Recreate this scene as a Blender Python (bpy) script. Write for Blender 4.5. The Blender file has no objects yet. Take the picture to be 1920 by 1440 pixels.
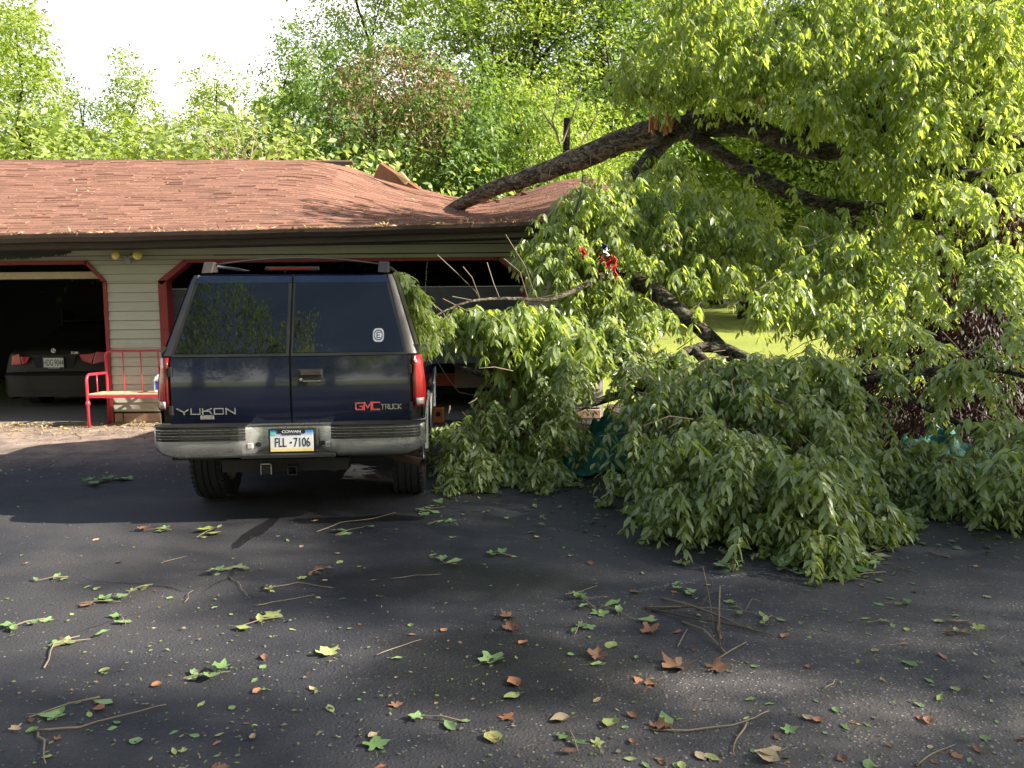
import bpy, bmesh, math, random
import numpy as np
from mathutils import Vector, Matrix

S = bpy.context.scene
COL = S.collection
rnd = random.Random(7)
rng = np.random.default_rng(11)

# ---------------------------------------------------------------- camera
F = 1500.0 / 1920.0
EYE = 1.56
PITCH = math.radians(5.41)
ROLL = math.radians(0.5)
_f = Vector((0, math.cos(PITCH), -math.sin(PITCH)))
_u0 = Vector((0, math.sin(PITCH), math.cos(PITCH)))
_r0 = Vector((1, 0, 0))
_r = _r0 * math.cos(ROLL) - _u0 * math.sin(ROLL)
_u = _u0 * math.cos(ROLL) + _r0 * math.sin(ROLL)
cam_d = bpy.data.cameras.new('camera')
cam_d.sensor_width = 36.0
cam_d.lens = 36.0 * F
cam_d.clip_end = 600
cam = bpy.data.objects.new('camera', cam_d)
COL.objects.link(cam)
cam.matrix_world = Matrix(((_r.x, _u.x, -_f.x, 0), (_r.y, _u.y, -_f.y, 0), (_r.z, _u.z, -_f.z, EYE), (0, 0, 0, 1)))
S.camera = cam
C0 = Vector((0, 0, EYE))


def ray(px, py):
    return _f + _r * ((px - 960) / 1500.0) + _u * ((720 - py) / 1500.0)


def at(px, py, Y):
    "the point of the upright plane at distance Y that the photograph shows there"
    d = ray(px, py)
    return C0 + d * (Y / d.y)


def gnd(px, py, z=0.0):
    d = ray(px, py)
    return C0 + d * ((z - EYE) / d.z)


# ---------------------------------------------------------------- light
SUN_EL, SUN_AZ = math.radians(30), math.radians(-12)      # azimuth from +X towards the camera
sdir = Vector((math.cos(SUN_EL) * math.cos(SUN_AZ), math.cos(SUN_EL) * math.sin(SUN_AZ), math.sin(SUN_EL)))
sun_d = bpy.data.lights.new('sun', 'SUN')
sun_d.energy = 5.0
sun_d.angle = math.radians(0.6)
sun_d.color = (1.0, 0.93, 0.80)
sun = bpy.data.objects.new('sun', sun_d)
COL.objects.link(sun)
sun.rotation_euler = (-sdir).to_track_quat('-Z', 'Y').to_euler()

W = bpy.data.worlds.new('World')
S.world = W
W.use_nodes = True
wn, wl = W.node_tree.nodes, W.node_tree.links
wn.clear()
sky = wn.new('ShaderNodeTexSky')
sky.sky_type = 'NISHITA'
sky.sun_disc = False
sky.sun_elevation = SUN_EL
sky.sun_rotation = math.atan2(sdir.x, sdir.y)
sky.dust_density = 2.0
sky.ozone_density = 1.0
bg = wn.new('ShaderNodeBackground')
bg.inputs['Strength'].default_value = 0.072
wo = wn.new('ShaderNodeOutputWorld')
# thin high cloud: white towards the horizon, streaks higher up
tc = wn.new('ShaderNodeTexCoord')
sep = wn.new('ShaderNodeSeparateXYZ')
mp = wn.new('ShaderNodeMapping'); mp.inputs['Scale'].default_value = (1.3, 2.2, 5.0)
nz = wn.new('ShaderNodeTexNoise'); nz.inputs['Scale'].default_value = 1.6; nz.inputs['Detail'].default_value = 6
hz = wn.new('ShaderNodeMapRange'); hz.inputs['From Min'].default_value = 0.10; hz.inputs['From Max'].default_value = 0.52
hz.inputs['To Min'].default_value = 0.92; hz.inputs['To Max'].default_value = 0.0
cr = wn.new('ShaderNodeMapRange'); cr.inputs['From Min'].default_value = 0.5; cr.inputs['From Max'].default_value = 0.75
cr.inputs['To Max'].default_value = 0.45
ad = wn.new('ShaderNodeMath'); ad.operation = 'ADD'; ad.use_clamp = True
mx = wn.new('ShaderNodeMix'); mx.data_type = 'RGBA'
wl.new(tc.outputs['Generated'], sep.inputs[0]); wl.new(tc.outputs['Generated'], mp.inputs[0]); wl.new(mp.outputs[0], nz.inputs[0])
wl.new(sep.outputs['Z'], hz.inputs[0]); wl.new(nz.outputs['Fac'], cr.inputs[0])
wl.new(hz.outputs[0], ad.inputs[0]); wl.new(cr.outputs[0], ad.inputs[1])
wl.new(ad.outputs[0], mx.inputs[0]); wl.new(sky.outputs[0], mx.inputs[6])
mx.inputs[7].default_value = (9.2, 8.9, 8.2, 1)
wl.new(mx.outputs[2], bg.inputs['Color']); wl.new(bg.outputs[0], wo.inputs[0])

S.view_settings.view_transform = 'Standard'
S.view_settings.look = 'None'
S.view_settings.exposure = 1.78
S.view_settings.gamma = 1
S.view_settings.use_curve_mapping = False
S.cycles.max_bounces = 8
S.cycles.transmission_bounces = 4
S.cycles.transparent_max_bounces = 8


# ---------------------------------------------------------------- helpers: objects
def tag(o, label=None, cat=None, group=None, kind=None):
    if label: o['label'] = label
    if cat: o['category'] = cat
    if group: o['group'] = group
    if kind: o['kind'] = kind
    return o


def empty(name, loc=(0, 0, 0), rz=0, label=None, cat=None, group=None):
    o = bpy.data.objects.new(name, None)
    COL.objects.link(o)
    o.location = loc
    o.rotation_euler = (0, 0, rz)
    return tag(o, label, cat, group)


def link(name, me, parent=None, mat=None):
    o = bpy.data.objects.new(name, me)
    COL.objects.link(o)
    if mat: 
        if len(me.materials) == 0: me.materials.append(mat)
    if parent: o.parent = parent
    return o


class MB:
    "collects shapes into one mesh"
    def __init__(s):
        s.v, s.f = [], []

    def box(s, x0, x1, y0, y1, z0, z1, M=None):
        b = len(s.v)
        for x in (x0, x1):
            for y in (y0, y1):
                for z in (z0, z1):
                    p = Vector((x, y, z))
                    s.v.append(M @ p if M else p)
        for q in ((0, 1, 3, 2), (4, 6, 7, 5), (0, 4, 5, 1), (2, 3, 7, 6), (0, 2, 6, 4), (1, 5, 7, 3)):
            s.f.append([b + i for i in q])
        return s

    def tube(s, pts, rad, n=8, caps=True, wob=0.0):
        pts = [Vector(p) for p in pts]
        if not hasattr(rad, '__len__'): rad = [rad] * len(pts)
        b = len(s.v)
        up = Vector((0, 0, 1))
        prev = None
        for i, p in enumerate(pts):
            t = (pts[min(i + 1, len(pts) - 1)] - pts[max(i - 1, 0)])
            t = t.normalized() if t.length > 1e-9 else Vector((0, 0, 1))
            a = prev if prev is not None else (up if abs(t.z) < .9 else Vector((1, 0, 0)))
            a = (a - t * a.dot(t)).normalized()
            prev = a
            c = t.cross(a)
            for k in range(n):
                an = 2 * math.pi * k / n
                r = rad[i] * (1 + (rnd.uniform(-wob, wob) if wob else 0))
                s.v.append(p + a * (math.cos(an) * r) + c * (math.sin(an) * r))
        for i in range(len(pts) - 1):
            for k in range(n):
                s.f.append([b + i * n + k, b + i * n + (k + 1) % n, b + (i + 1) * n + (k + 1) % n, b + (i + 1) * n + k])
        if caps:
            s.f.append([b + k for k in range(n)][::-1])
            s.f.append([b + (len(pts) - 1) * n + k for k in range(n)])
        return s

    def grid(s, rows):
        b = len(s.v)
        n = len(rows[0])
        for r in rows:
            s.v += [Vector(p) for p in r]
        for i in range(len(rows) - 1):
            for k in range(n - 1):
                s.f.append([b + i * n + k, b + i * n + k + 1, b + (i + 1) * n + k + 1, b + (i + 1) * n + k])
        return s

    def slab(s, rows, off):
        "grid with thickness: off is the vector to the back face"
        off = Vector(off)
        m, n = len(rows), len(rows[0])
        b = len(s.v)
        s.grid(rows)
        b2 = len(s.v)
        s.grid([[Vector(p) + off for p in r][::-1] for r in rows])
        idx = [(0, k) for k in range(n)] + [(i, n - 1) for i in range(1, m)] + [(m - 1, k) for k in range(n - 2, -1, -1)] + [(i, 0) for i in range(m - 2, 0, -1)]
        A = [b + i * n + k for i, k in idx]
        B = [b2 + i * n + (n - 1 - k) for i, k in idx]
        for j in range(len(A)):
            k = (j + 1) % len(A)
            s.f.append([A[k], A[j], B[j], B[k]])
        return s

    def prism(s, poly, y0, y1, ax='y'):
        "polygon (list of 2D points) pushed along an axis"
        b = len(s.v)
        n = len(poly)
        for y in (y0, y1):
            for (a, c) in poly:
                s.v.append(Vector((a, y, c)) if ax == 'y' else (Vector((y, a, c)) if ax == 'x' else Vector((a, c, y))))
        s.f.append(list(range(b, b + n)))
        s.f.append(list(range(b + 2 * n - 1, b + n - 1, -1)))
        for k in range(n):
            j = (k + 1) % n
            s.f.append([b + j, b + k, b + n + k, b + n + j])
        return s

    def lathe(s, prof, n=32, M=None):
        "profile (r, h) spun about local x"
        b = len(s.v)
        for (r, h) in prof:
            for k in range(n):
                a = 2 * math.pi * k / n
                p = Vector((h, r * math.cos(a), r * math.sin(a)))
                s.v.append(M @ p if M else p)
        for i in range(len(prof) - 1):
            for k in range(n):
                s.f.append([b + i * n + k, b + i * n + (k + 1) % n, b + (i + 1) * n + (k + 1) % n, b + (i + 1) * n + k])
        return s

    def mesh(s, name, smooth=False):
        me = bpy.data.meshes.new(name)
        me.from_pydata([tuple(p) for p in s.v], [], s.f)
        me.update()
        bm = bmesh.new(); bm.from_mesh(me)
        bmesh.ops.recalc_face_normals(bm, faces=bm.faces)
        bm.to_mesh(me); bm.free()
        if smooth: me.polygons.foreach_set('use_smooth', [True] * len(me.polygons))
        return me

    def build(s, name, mat, parent=None, smooth=False, bevel=0, kind=None):
        o = link(name, s.mesh(name, smooth), parent, mat)
        if bevel:
            m = o.modifiers.new('bevel', 'BEVEL'); m.width = bevel; m.segments = 2; m.limit_method = 'ANGLE'
            m.angle_limit = math.radians(40)
        if kind: o['kind'] = kind
        return o


def sharp(o, deg=35):
    m = o.data
    m.polygons.foreach_set('use_smooth', [True] * len(m.polygons))
    try:
        m.set_sharp_from_angle(angle=math.radians(deg))
    except Exception:
        pass
    return o


def text_mesh(txt, size, sx=1.0, depth=0.002, shear=0):
    c = bpy.data.curves.new('lettering', 'FONT')
    c.body = txt; c.size = size; c.extrude = depth; c.align_x = 'CENTER'; c.shear = shear
    o = bpy.data.objects.new('lettering', c)
    me = bpy.data.meshes.new_from_object(o)
    me.transform(Matrix.Diagonal((sx, 1, 1, 1)))
    bpy.data.objects.remove(o); bpy.data.curves.remove(c)
    return me


def stroke_text(glyphs, w, h, gap, th, depth):
    "wide block letters drawn as strokes in the xz plane, each glyph a list of polylines in a 0..1 cell"
    mb = MB()
    x = 0
    for g in glyphs:
        ww = w
        for pl in g:
            for (a, b) in zip(pl[:-1], pl[1:]):
                p, q = Vector((x + a[0] * ww, 0, a[1] * h)), Vector((x + b[0] * ww, 0, b[1] * h))
                d = (q - p).normalized(); nn = Vector((-d.z, 0, d.x)) * th / 2
                p -= d * th * .5; q += d * th * .5
                poly = [(p + nn), (q + nn), (q - nn), (p - nn)]
                mb.prism([(v.x, v.z) for v in poly], 0, -depth - rnd.uniform(0, .0004))
        x += ww + gap
    return mb, x - gap


# ---------------------------------------------------------------- helpers: materials
class NT:
    def __init__(s, name):
        s.m = bpy.data.materials.new(name)
        s.m.use_nodes = True
        s.n, s.l = s.m.node_tree.nodes, s.m.node_tree.links
        s.b = s.n['Principled BSDF']
        s.out = s.n['Material Output']
        s._tc = None

    def tc(s, k='Object'):
        if s._tc is None: s._tc = s.n.new('ShaderNodeTexCoord')
        return s._tc.outputs[k]

    def noise(s, scale, detail=4, rough=.55, vec=None, dist=0, scl=None):
        t = s.n.new('ShaderNodeTexNoise')
        t.inputs['Scale'].default_value = scale; t.inputs['Detail'].default_value = detail
        t.inputs['Roughness'].default_value = rough; t.inputs['Distortion'].default_value = dist
        v = vec or s.tc()
        if scl:
            mp = s.n.new('ShaderNodeMapping'); mp.inputs['Scale'].default_value = scl; s.l.new(v, mp.inputs[0]); v = mp.outputs[0]
        s.l.new(v, t.inputs['Vector'])
        return t.outputs['Fac']

    def vor(s, scale, out='Distance', vec=None):
        t = s.n.new('ShaderNodeTexVoronoi'); t.inputs['Scale'].default_value = scale
        s.l.new(vec or s.tc(), t.inputs['Vector'])
        return t.outputs[out]

    def rng(s, x, a, b, c=0, d=1, smooth=False):
        t = s.n.new('ShaderNodeMapRange')
        if smooth: t.interpolation_type = 'SMOOTHSTEP'
        s.l.new(x, t.inputs[0])
        for i, v in zip((1, 2, 3, 4), (a, b, c, d)): t.inputs[i].default_value = v
        return t.outputs[0]

    def math(s, op, a, b=None, clamp=False):
        t = s.n.new('ShaderNodeMath'); t.operation = op; t.use_clamp = clamp
        for i, v in enumerate((a, b)):
            if v is None: continue
            if isinstance(v, (int, float)): t.inputs[i].default_value = v
            else: s.l.new(v, t.inputs[i])
        return t.outputs[0]

    def mix(s, f, a, b):
        t = s.n.new('ShaderNodeMix'); t.data_type = 'RGBA'
        if isinstance(f, (int, float)): t.inputs[0].default_value = f
        else: s.l.new(f, t.inputs[0])
        for i, v in ((6, a), (7, b)):
            if isinstance(v, tuple): t.inputs[i].default_value = (*v, 1) if len(v) == 3 else v
            else: s.l.new(v, t.inputs[i])
        return t.outputs[2]

    def attr(s, name, out='Fac'):
        t = s.n.new('ShaderNodeAttribute'); t.attribute_name = name
        return t.outputs[out]

    def orand(s):
        t = s.n.new('ShaderNodeObjectInfo')
        return t.outputs['Random']

    def set(s, **k):
        nm = dict(col='Base Color', rough='Roughness', metal='Metallic', spec='Specular IOR Level', coat='Coat Weight', sheen='Sheen Weight', coatr='Coat Roughness', trans='Transmission Weight', ior='IOR', alpha='Alpha')
        for a, v in k.items():
            i = s.b.inputs[nm[a]]
            if isinstance(v, (int, float)): i.default_value = v
            elif isinstance(v, tuple): i.default_value = (*v, 1)
            else: s.l.new(v, i)
        return s

    def bump(s, h, strength=.3, dist=.01):
        t = s.n.new('ShaderNodeBump'); t.inputs['Strength'].default_value = strength; t.inputs['Distance'].default_value = dist
        s.l.new(h, t.inputs['Height']); s.l.new(t.outputs[0], s.b.inputs['Normal'])
        return s


def plain(name, col, rough=.5, metal=0, nscale=30, var=.25, bump=.1, **k):
    "a colour with mottling and fine relief"
    t = NT(name)
    n = t.noise(nscale, 5)
    c2 = tuple(c * (1 - var) for c in col); c3 = tuple(min(1, c * (1 + var)) for c in col)
    t.set(col=t.mix(n, c2, c3), rough=t.rng(n, .3, .7, max(0, rough - .08), min(1, rough + .08)), metal=metal, **k)
    if bump: t.bump(n, bump, .005)
    return t.m


def leaf_mat(name, dark, light, under, trans, tw=.4, rough=.45, brown=None):
    t = NT(name)
    v = t.attr('v')
    g = t.n.new('ShaderNodeNewGeometry')
    top = t.mix(v, dark, light)
    if brown:
        top = t.mix(t.rng(v, .955, .96), top, brown)
    c = t.mix(g.outputs['Backfacing'], top, under)
    t.set(col=c, rough=rough, spec=.45)
    tr = t.n.new('ShaderNodeBsdfTranslucent')
    t.l.new(t.mix(v, tuple(x * .8 for x in trans), trans), tr.inputs['Color'])
    ms = t.n.new('ShaderNodeMixShader'); ms.inputs[0].default_value = tw
    t.l.new(t.b.outputs[0], ms.inputs[1]); t.l.new(tr.outputs[0], ms.inputs[2]); t.l.new(ms.outputs[0], t.out.inputs[0])
    return t.m


def bark_mat(name, c1, c2, lichen=None, scale=14):
    t = NT(name)
    n = t.noise(scale, 8, .7, dist=.4)
    v = t.vor(scale * 2.2)
    h = t.math('MULTIPLY', n, t.rng(v, 0, .5, .5, 1))
    c = t.mix(t.rng(h, .2, .6), c1, c2)
    if lichen:
        c = t.mix(t.rng(t.noise(5.5, 6, .7), .56, .66), c, lichen)
    fur = t.noise(scale * 1.6, 5, .6, dist=1.5, scl=(.35, .6, 1))
    h = t.math('ADD', h, t.rng(fur, .4, .6, 0, .9))
    c = t.mix(t.rng(fur, .42, .56), tuple(x * .45 for x in c1), c)
    t.set(col=c, rough=.9, spec=.2)
    t.bump(h, 1.0, .05)
    return t.m


# numpy leaf fields ------------------------------------------------
def norm(a):
    return a / np.maximum(np.linalg.norm(a, axis=1, keepdims=True), 1e-9)


def tri_mesh(name, V, T, v=None, smooth=True):
    me = bpy.data.meshes.new(name)
    me.vertices.add(len(V)); me.vertices.foreach_set('co', np.ascontiguousarray(V, dtype=np.float32).ravel())
    me.loops.add(T.size); me.loops.foreach_set('vertex_index', np.ascontiguousarray(T, dtype=np.int32).ravel())
    me.polygons.add(len(T)); me.polygons.foreach_set('loop_start', np.arange(0, T.size, 3, dtype=np.int32))
    me.polygons.foreach_set('loop_total', np.full(len(T), 3, dtype=np.int32))
    me.polygons.foreach_set('use_smooth', np.full(len(T), smooth, dtype=bool))
    if v is not None:
        a = me.attributes.new('v', 'FLOAT', 'POINT'); a.data.foreach_set('value', np.ascontiguousarray(v, dtype=np.float32))
    me.update(calc_edges=True)
    return me


LT = np.array([(0, 1, 2), (0, 2, 3), (1, 4, 2), (2, 4, 5), (2, 5, 3), (3, 5, 6), (4, 7, 5), (5, 7, 6)])


def leaves(P, D, N, L, Wd, droop=.25, v=None, floor=None, fold=.14):
    "full leaves: 8 vertices and 8 triangles each, folded along the midrib and drooping at the tip"
    n = len(P)
    D = norm(D); Sd = norm(np.cross(D, N)); H = norm(np.cross(Sd, D))
    t = np.array([0, .32, .32, .32, .7, .7, .7, 1.0]); s = np.array([0, -.44, 0, .44, -.42, 0, .42, 0]); h = np.array([0, 1, 0, 1, .8, 0, .8, 0.]) * fold
    tw = rng.uniform(-.5, .5, (n, 1))
    L = np.asarray(L).reshape(-1, 1); Wd = np.asarray(Wd).reshape(-1, 1)
    sv = Sd[:, None, :] * (s[None, :, None] * Wd[:, :, None]) 
    V = P[:, None, :] + D[:, None, :] * (t[None, :, None] * L[:, :, None]) + sv + H[:, None, :] * ((h[None, :] + s[None, :] * t[None, :] * tw)[:, :, None] * Wd[:, :, None])
    dr = np.asarray(droop).reshape(-1, 1) if hasattr(droop, '__len__') else droop
    V[:, :, 2] -= (t[None, :] ** 2) * L * dr
    if floor is not None:
        z = V[:, :, 2]
        low = z < floor
        z[low] = floor + .004 + rng.uniform(0, .03, low.sum()) * 1.0
    T = (LT[None] + (np.arange(n) * 8)[:, None, None]).reshape(-1, 3)
    vv = np.repeat(rng.random(n) if v is None else v, 8)
    return V.reshape(-1, 3), T, vv


def flakes(P, D, N, L, Wd, v=None):
    "far leaves: 4 vertices and 2 triangles, folded along the midrib"
    n = len(P)
    D = norm(D); Sd = norm(np.cross(D, N)); H = norm(np.cross(Sd, D))
    L = np.asarray(L).reshape(-1, 1); Wd = np.asarray(Wd).reshape(-1, 1)
    V = np.stack([P, P + D * L * .5 - Sd * Wd * .5 + H * Wd * .15, P + D * L, P + D * L * .5 + Sd * Wd * .5 + H * Wd * .15], 1)
    T = (np.array([(0, 1, 2), (0, 2, 3)])[None] + (np.arange(n) * 4)[:, None, None]).reshape(-1, 3)
    vv = np.repeat(rng.random(n) if v is None else v, 4)
    return V.reshape(-1, 3), T, vv


def joinT(parts):
    V, T, vv, o = [], [], [], 0
    for a, b, c in parts:
        V.append(a); T.append(b + o); vv.append(c); o += len(a)
    return np.concatenate(V), np.concatenate(T), np.concatenate(vv)
# ================================================================ MATERIALS OF THE PLACE
t = NT('asphalt')
pos = t.tc()
n1 = t.noise(.55, 4); n2 = t.noise(2.3, 6, .65); fine = t.noise(160, 4, .8); grit = t.vor(62, 'Distance'); gritc = t.vor(62, 'Color')
sx = t.n.new('ShaderNodeSeparateColor'); t.l.new(gritc, sx.inputs[0])
sp = t.n.new('ShaderNodeSeparateXYZ'); t.l.new(pos, sp.inputs[0])
base = t.mix(t.rng(n2, .35, .7), (.020, .021, .027), (.036, .036, .042))
base = t.mix(t.rng(n1, .45, .62), base, (.054, .050, .051))
# worn area where the pale stones show, also lightened in colour for sun patches: right foreground and by the garage
worn_sunlit = t.math('MULTIPLY', t.rng(sp.outputs['X'], -.6, 1.4, .12, 1, True), t.rng(sp.outputs['Y'], 5.2, 3.3, 0, 1, True))
worn_sunlit = t.math('MAXIMUM', worn_sunlit, t.math('MULTIPLY', t.rng(sp.outputs['Y'], 7.0, 8.4, 0, .8, True), t.rng(sp.outputs['X'], -2.6, -3.6)))
worn_sunlit = t.math('MULTIPLY', worn_sunlit, t.rng(t.noise(1.7, 5, .7), .38, .62, .15, 1))
spk = t.math('GREATER_THAN', sx.outputs[0], t.rng(worn_sunlit, 0, 1, .992, .40))
spk = t.math('MULTIPLY', spk, t.rng(grit, .40, .16))
base = t.mix(t.math('MULTIPLY', worn_sunlit, .75), base, (.13, .112, .102))
dusty = t.math('MULTIPLY', t.rng(sp.outputs['Y'], 7.6, 9.6, 0, 1, True), t.rng(sp.outputs['X'], -2.2, -3.4))
dusty = t.math('MULTIPLY', dusty, t.rng(t.noise(2.6, 6, .75), .3, .62))
base = t.mix(t.math('MULTIPLY', dusty, .85), base, (.42, .31, .25))
base = t.mix(spk, base, t.mix(sx.outputs[1], (.08, .07, .065), (.36, .32, .30)))
# chalky scuffed line
a, b = gnd(1060, 1128), gnd(1440, 1070)
dx, dy = (b - a).x, (b - a).y; ln = math.hypot(dx, dy)
along = t.math('ADD', t.math('MULTIPLY', t.math('SUBTRACT', sp.outputs['X'], a.x), dx / ln), t.math('MULTIPLY', t.math('SUBTRACT', sp.outputs['Y'], a.y), dy / ln))
perp = t.math('ABSOLUTE', t.math('ADD', t.rng(t.noise(1.6, 3), .3, .7, -.03, .03), t.math('ADD', t.math('MULTIPLY', t.math('SUBTRACT', sp.outputs['X'], a.x), -dy / ln), t.math('MULTIPLY', t.math('SUBTRACT', sp.outputs['Y'], a.y), dx / ln))))
lm = t.math('MULTIPLY', t.rng(perp, .028, .008), t.math('MULTIPLY', t.rng(along, 0, .1), t.rng(along, ln, ln - .1)))
lm = t.math('MULTIPLY', lm, t.math('MULTIPLY', t.rng(t.noise(75, 3, .85), .52, .58), t.rng(t.noise(5, 3, .7), .35, .55)))
base = t.mix(lm, base, (.30, .30, .31))
crk = t.n.new('ShaderNodeTexVoronoi'); crk.feature = 'DISTANCE_TO_EDGE'; crk.inputs['Scale'].default_value = .42
wv = t.n.new('ShaderNodeMix'); wv.data_type = 'VECTOR'; wv.inputs[0].default_value = .18
nzc = t.n.new('ShaderNodeTexNoise'); nzc.inputs['Scale'].default_value = 2.2; nzc.inputs['Detail'].default_value = 6; t.l.new(pos, nzc.inputs['Vector'])
t.l.new(pos, wv.inputs[4]); t.l.new(nzc.outputs['Color'], wv.inputs[5]); t.l.new(wv.outputs[1], crk.inputs['Vector'])
ck = t.math('MULTIPLY', t.rng(crk.outputs['Distance'], .0035, .0012), t.rng(t.noise(.8, 3), .52, .60))
base = t.mix(t.math('MULTIPLY', ck, .8), base, (.008, .008, .009))
wet = t.rng(t.noise(.9, 5, .6, scl=(.8, 1.5, 1)), .52, .60, 0, 1)
# fluid run behind the car
oil = None
for (px, py, rx, ry) in ((640, 975, .42, .10), (720, 972, .30, .10), (500, 985, .05, .30), (465, 1005, .05, .30), (850, 1090, 1.0, .45), (950, 1250, .9, .5)):
    c = gnd(px, py)
    dd = t.math('ADD', t.math('POWER', t.math('DIVIDE', t.math('SUBTRACT', sp.outputs['X'], c.x), rx), 2), t.math('POWER', t.math('DIVIDE', t.math('SUBTRACT', sp.outputs['Y'], c.y), ry), 2))
    dd = t.math('ADD', dd, t.rng(t.noise(5 if rx < .9 else 1.6, 5, .6), 0, 1, -1.1, 1.1))
    dd = t.rng(dd, 1.0, .86 if rx < .9 else .3)
    oil = dd if oil is None else t.math('MAXIMUM', oil, dd)
base = t.mix(t.math('MULTIPLY', oil, .72), base, (.010, .010, .012))
t.set(col=base, rough=t.math('SUBTRACT', t.rng(fine, .3, .7, .5, .85), t.math('MULTIPLY', t.math('MAXIMUM', oil, t.math('MULTIPLY', wet, .4)), .3)), spec=.4)
h = t.math('ADD', t.math('MULTIPLY', fine, .5), t.rng(grit, 0, .5, .6, 0))
t.bump(h, .75, .008)
M_asph = t.m

t = NT('lawn')
g1 = t.noise(.25, 4); g2 = t.noise(40, 4, .7)
t.set(col=t.mix(t.rng(t.math('ADD', t.math('MULTIPLY', g1, .6), t.math('MULTIPLY', g2, .4)), .3, .7), (.26, .33, .045), (.46, .49, .08)), rough=.85)
t.bump(g2, 1, .12); M_lawn = t.m
t = NT('mulch')
g1 = t.noise(9, 6, .7); g2 = t.noise(60, 4, .7)
t.set(col=t.mix(g1, (.02, .014, .01), (.07, .045, .03)), rough=.95); t.bump(g2, .8, .05); M_mulch = t.m
t = NT('concrete')
g1 = t.noise(2.5, 6, .7); g2 = t.noise(70, 4, .7)
t.set(col=t.mix(g1, (.13, .12, .11), (.24, .22, .19)), rough=.85); t.bump(g2, .3, .01); M_conc = t.m

M_siding = NT('painted_siding')
t = M_siding
o_ = t.orand(); n = t.noise(6, 6, .7, scl=(.35, 1, 3)); d = t.noise(45, 4, .7, scl=(.1, 1, 2))
c = t.mix(t.rng(n, .3, .75), (.40, .39, .31), (.47, .455, .37))
c = t.mix(t.rng(o_, 0, 1, 0, .35), c, (.36, .35, .285))
c = t.mix(t.math('MULTIPLY', t.rng(t.noise(3.2, 5, .75), .6, .75), .3), c, (.20, .18, .14))
t.set(col=c, rough=.6); t.bump(d, .25, .01); M_siding = t.m
M_redtrim = plain('red_trim_paint', (.22, .022, .022), .5, nscale=12, var=.3)
M_gutter = plain('brown_gutter', (.045, .030, .024), .38, nscale=9, var=.4, bump=.05)
M_soffit = plain('brown_soffit', (.035, .026, .022), .7)
M_wood = plain('raw_wood', (.30, .20, .10), .7, nscale=10)
M_ply = plain('weathered_plywood', (.20, .085, .040), .7, nscale=6, var=.4)
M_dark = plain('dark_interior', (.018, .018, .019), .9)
M_bdoor = plain('dark_grey_door', (.060, .060, .066), .55, nscale=4, var=.15)
M_alu = plain('aluminium_strip', (.35, .36, .37), .4, metal=.6)
M_block = plain('tan_block', (.34, .22, .15), .9, nscale=20, var=.3, bump=.4)
t = NT('asphalt_shingle')
v = t.attr('v'); o_ = t.orand(); gr = t.noise(90, 4, .8); blot = t.noise(1.1, 5, .65)
c = t.mix(v, (.125, .058, .038), (.25, .125, .083))
c = t.mix(t.rng(o_, 0, 1, 0, .25), c, (.20, .085, .062))
c = t.mix(t.math('MULTIPLY', t.rng(gr, .35, .7), .5), c, (.30, .165, .125))
c = t.mix(t.math('MULTIPLY', t.rng(blot, .58, .74), .55), c, (.09, .05, .042))
t.set(col=c, rough=.9, spec=.25); t.bump(gr, .5, .01); M_shingle = t.m

# ================================================================ GROUND
def sheet(name, x0, x1, y0, y1, z, mat, thick=0, nx=1, ny=1):
    mb = MB()
    if thick: mb.box(x0, x1, y0, y1, z - thick, z)
    else: mb.grid([[(x0 + (x1 - x0) * i / nx, y0 + (y1 - y0) * j / ny, z) for i in range(nx + 1)] for j in range(ny + 1)])
    return tag(mb.build(name, mat), kind='structure')

def lawn_z(y):
    return -.008 + (0 if y < 14 else .045 * (y - 14) if y < 60 else 2.07 + .02 * (y - 60))
mb = MB(); mb.grid([[(x, y, lawn_z(y)) for x in (-250, -80, -30, -10, 0, 10, 30, 80, 250)] for y in (-250, -60, 0, 14, 20, 30, 40, 60, 90, 250)])
tag(mb.build('lawn', M_lawn), kind='structure')
mb = MB(); mb.prism([(-20, -22), (9, -22), (9, 8.1), (6, 8.5), (2.6, 8.75), (1.6, 9.0), (1.45, 11.2), (-20, 11.2)], -.10, 0, 'z')
tag(mb.build('driveway', M_asph), kind='structure')
mb = MB(); mb.prism([(1.5, 8.95), (2.6, 8.78), (6, 8.53), (9, 8.13), (13, 8.2), (13, 11.5), (7, 13.2), (1.5, 12.6)], -.1, .03, 'z')
tag(mb.build('planting_bed', M_mulch), kind='structure')

# ================================================================ GARAGE
YW = 11.2
garage = empty('garage', (0, YW, 0), label='long tan sided garage with a reddish shingle roof caved in under the fallen trunk', cat='garage')
GI = Matrix.Translation((0, -YW, 0))
def gpart(mb, name, mat, parent=None, **k):
    for i, v in enumerate(mb.v): mb.v[i] = Vector(v) + Vector((0, -YW, 0))
    return mb.build(name, mat, parent or garage, **k)

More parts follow.
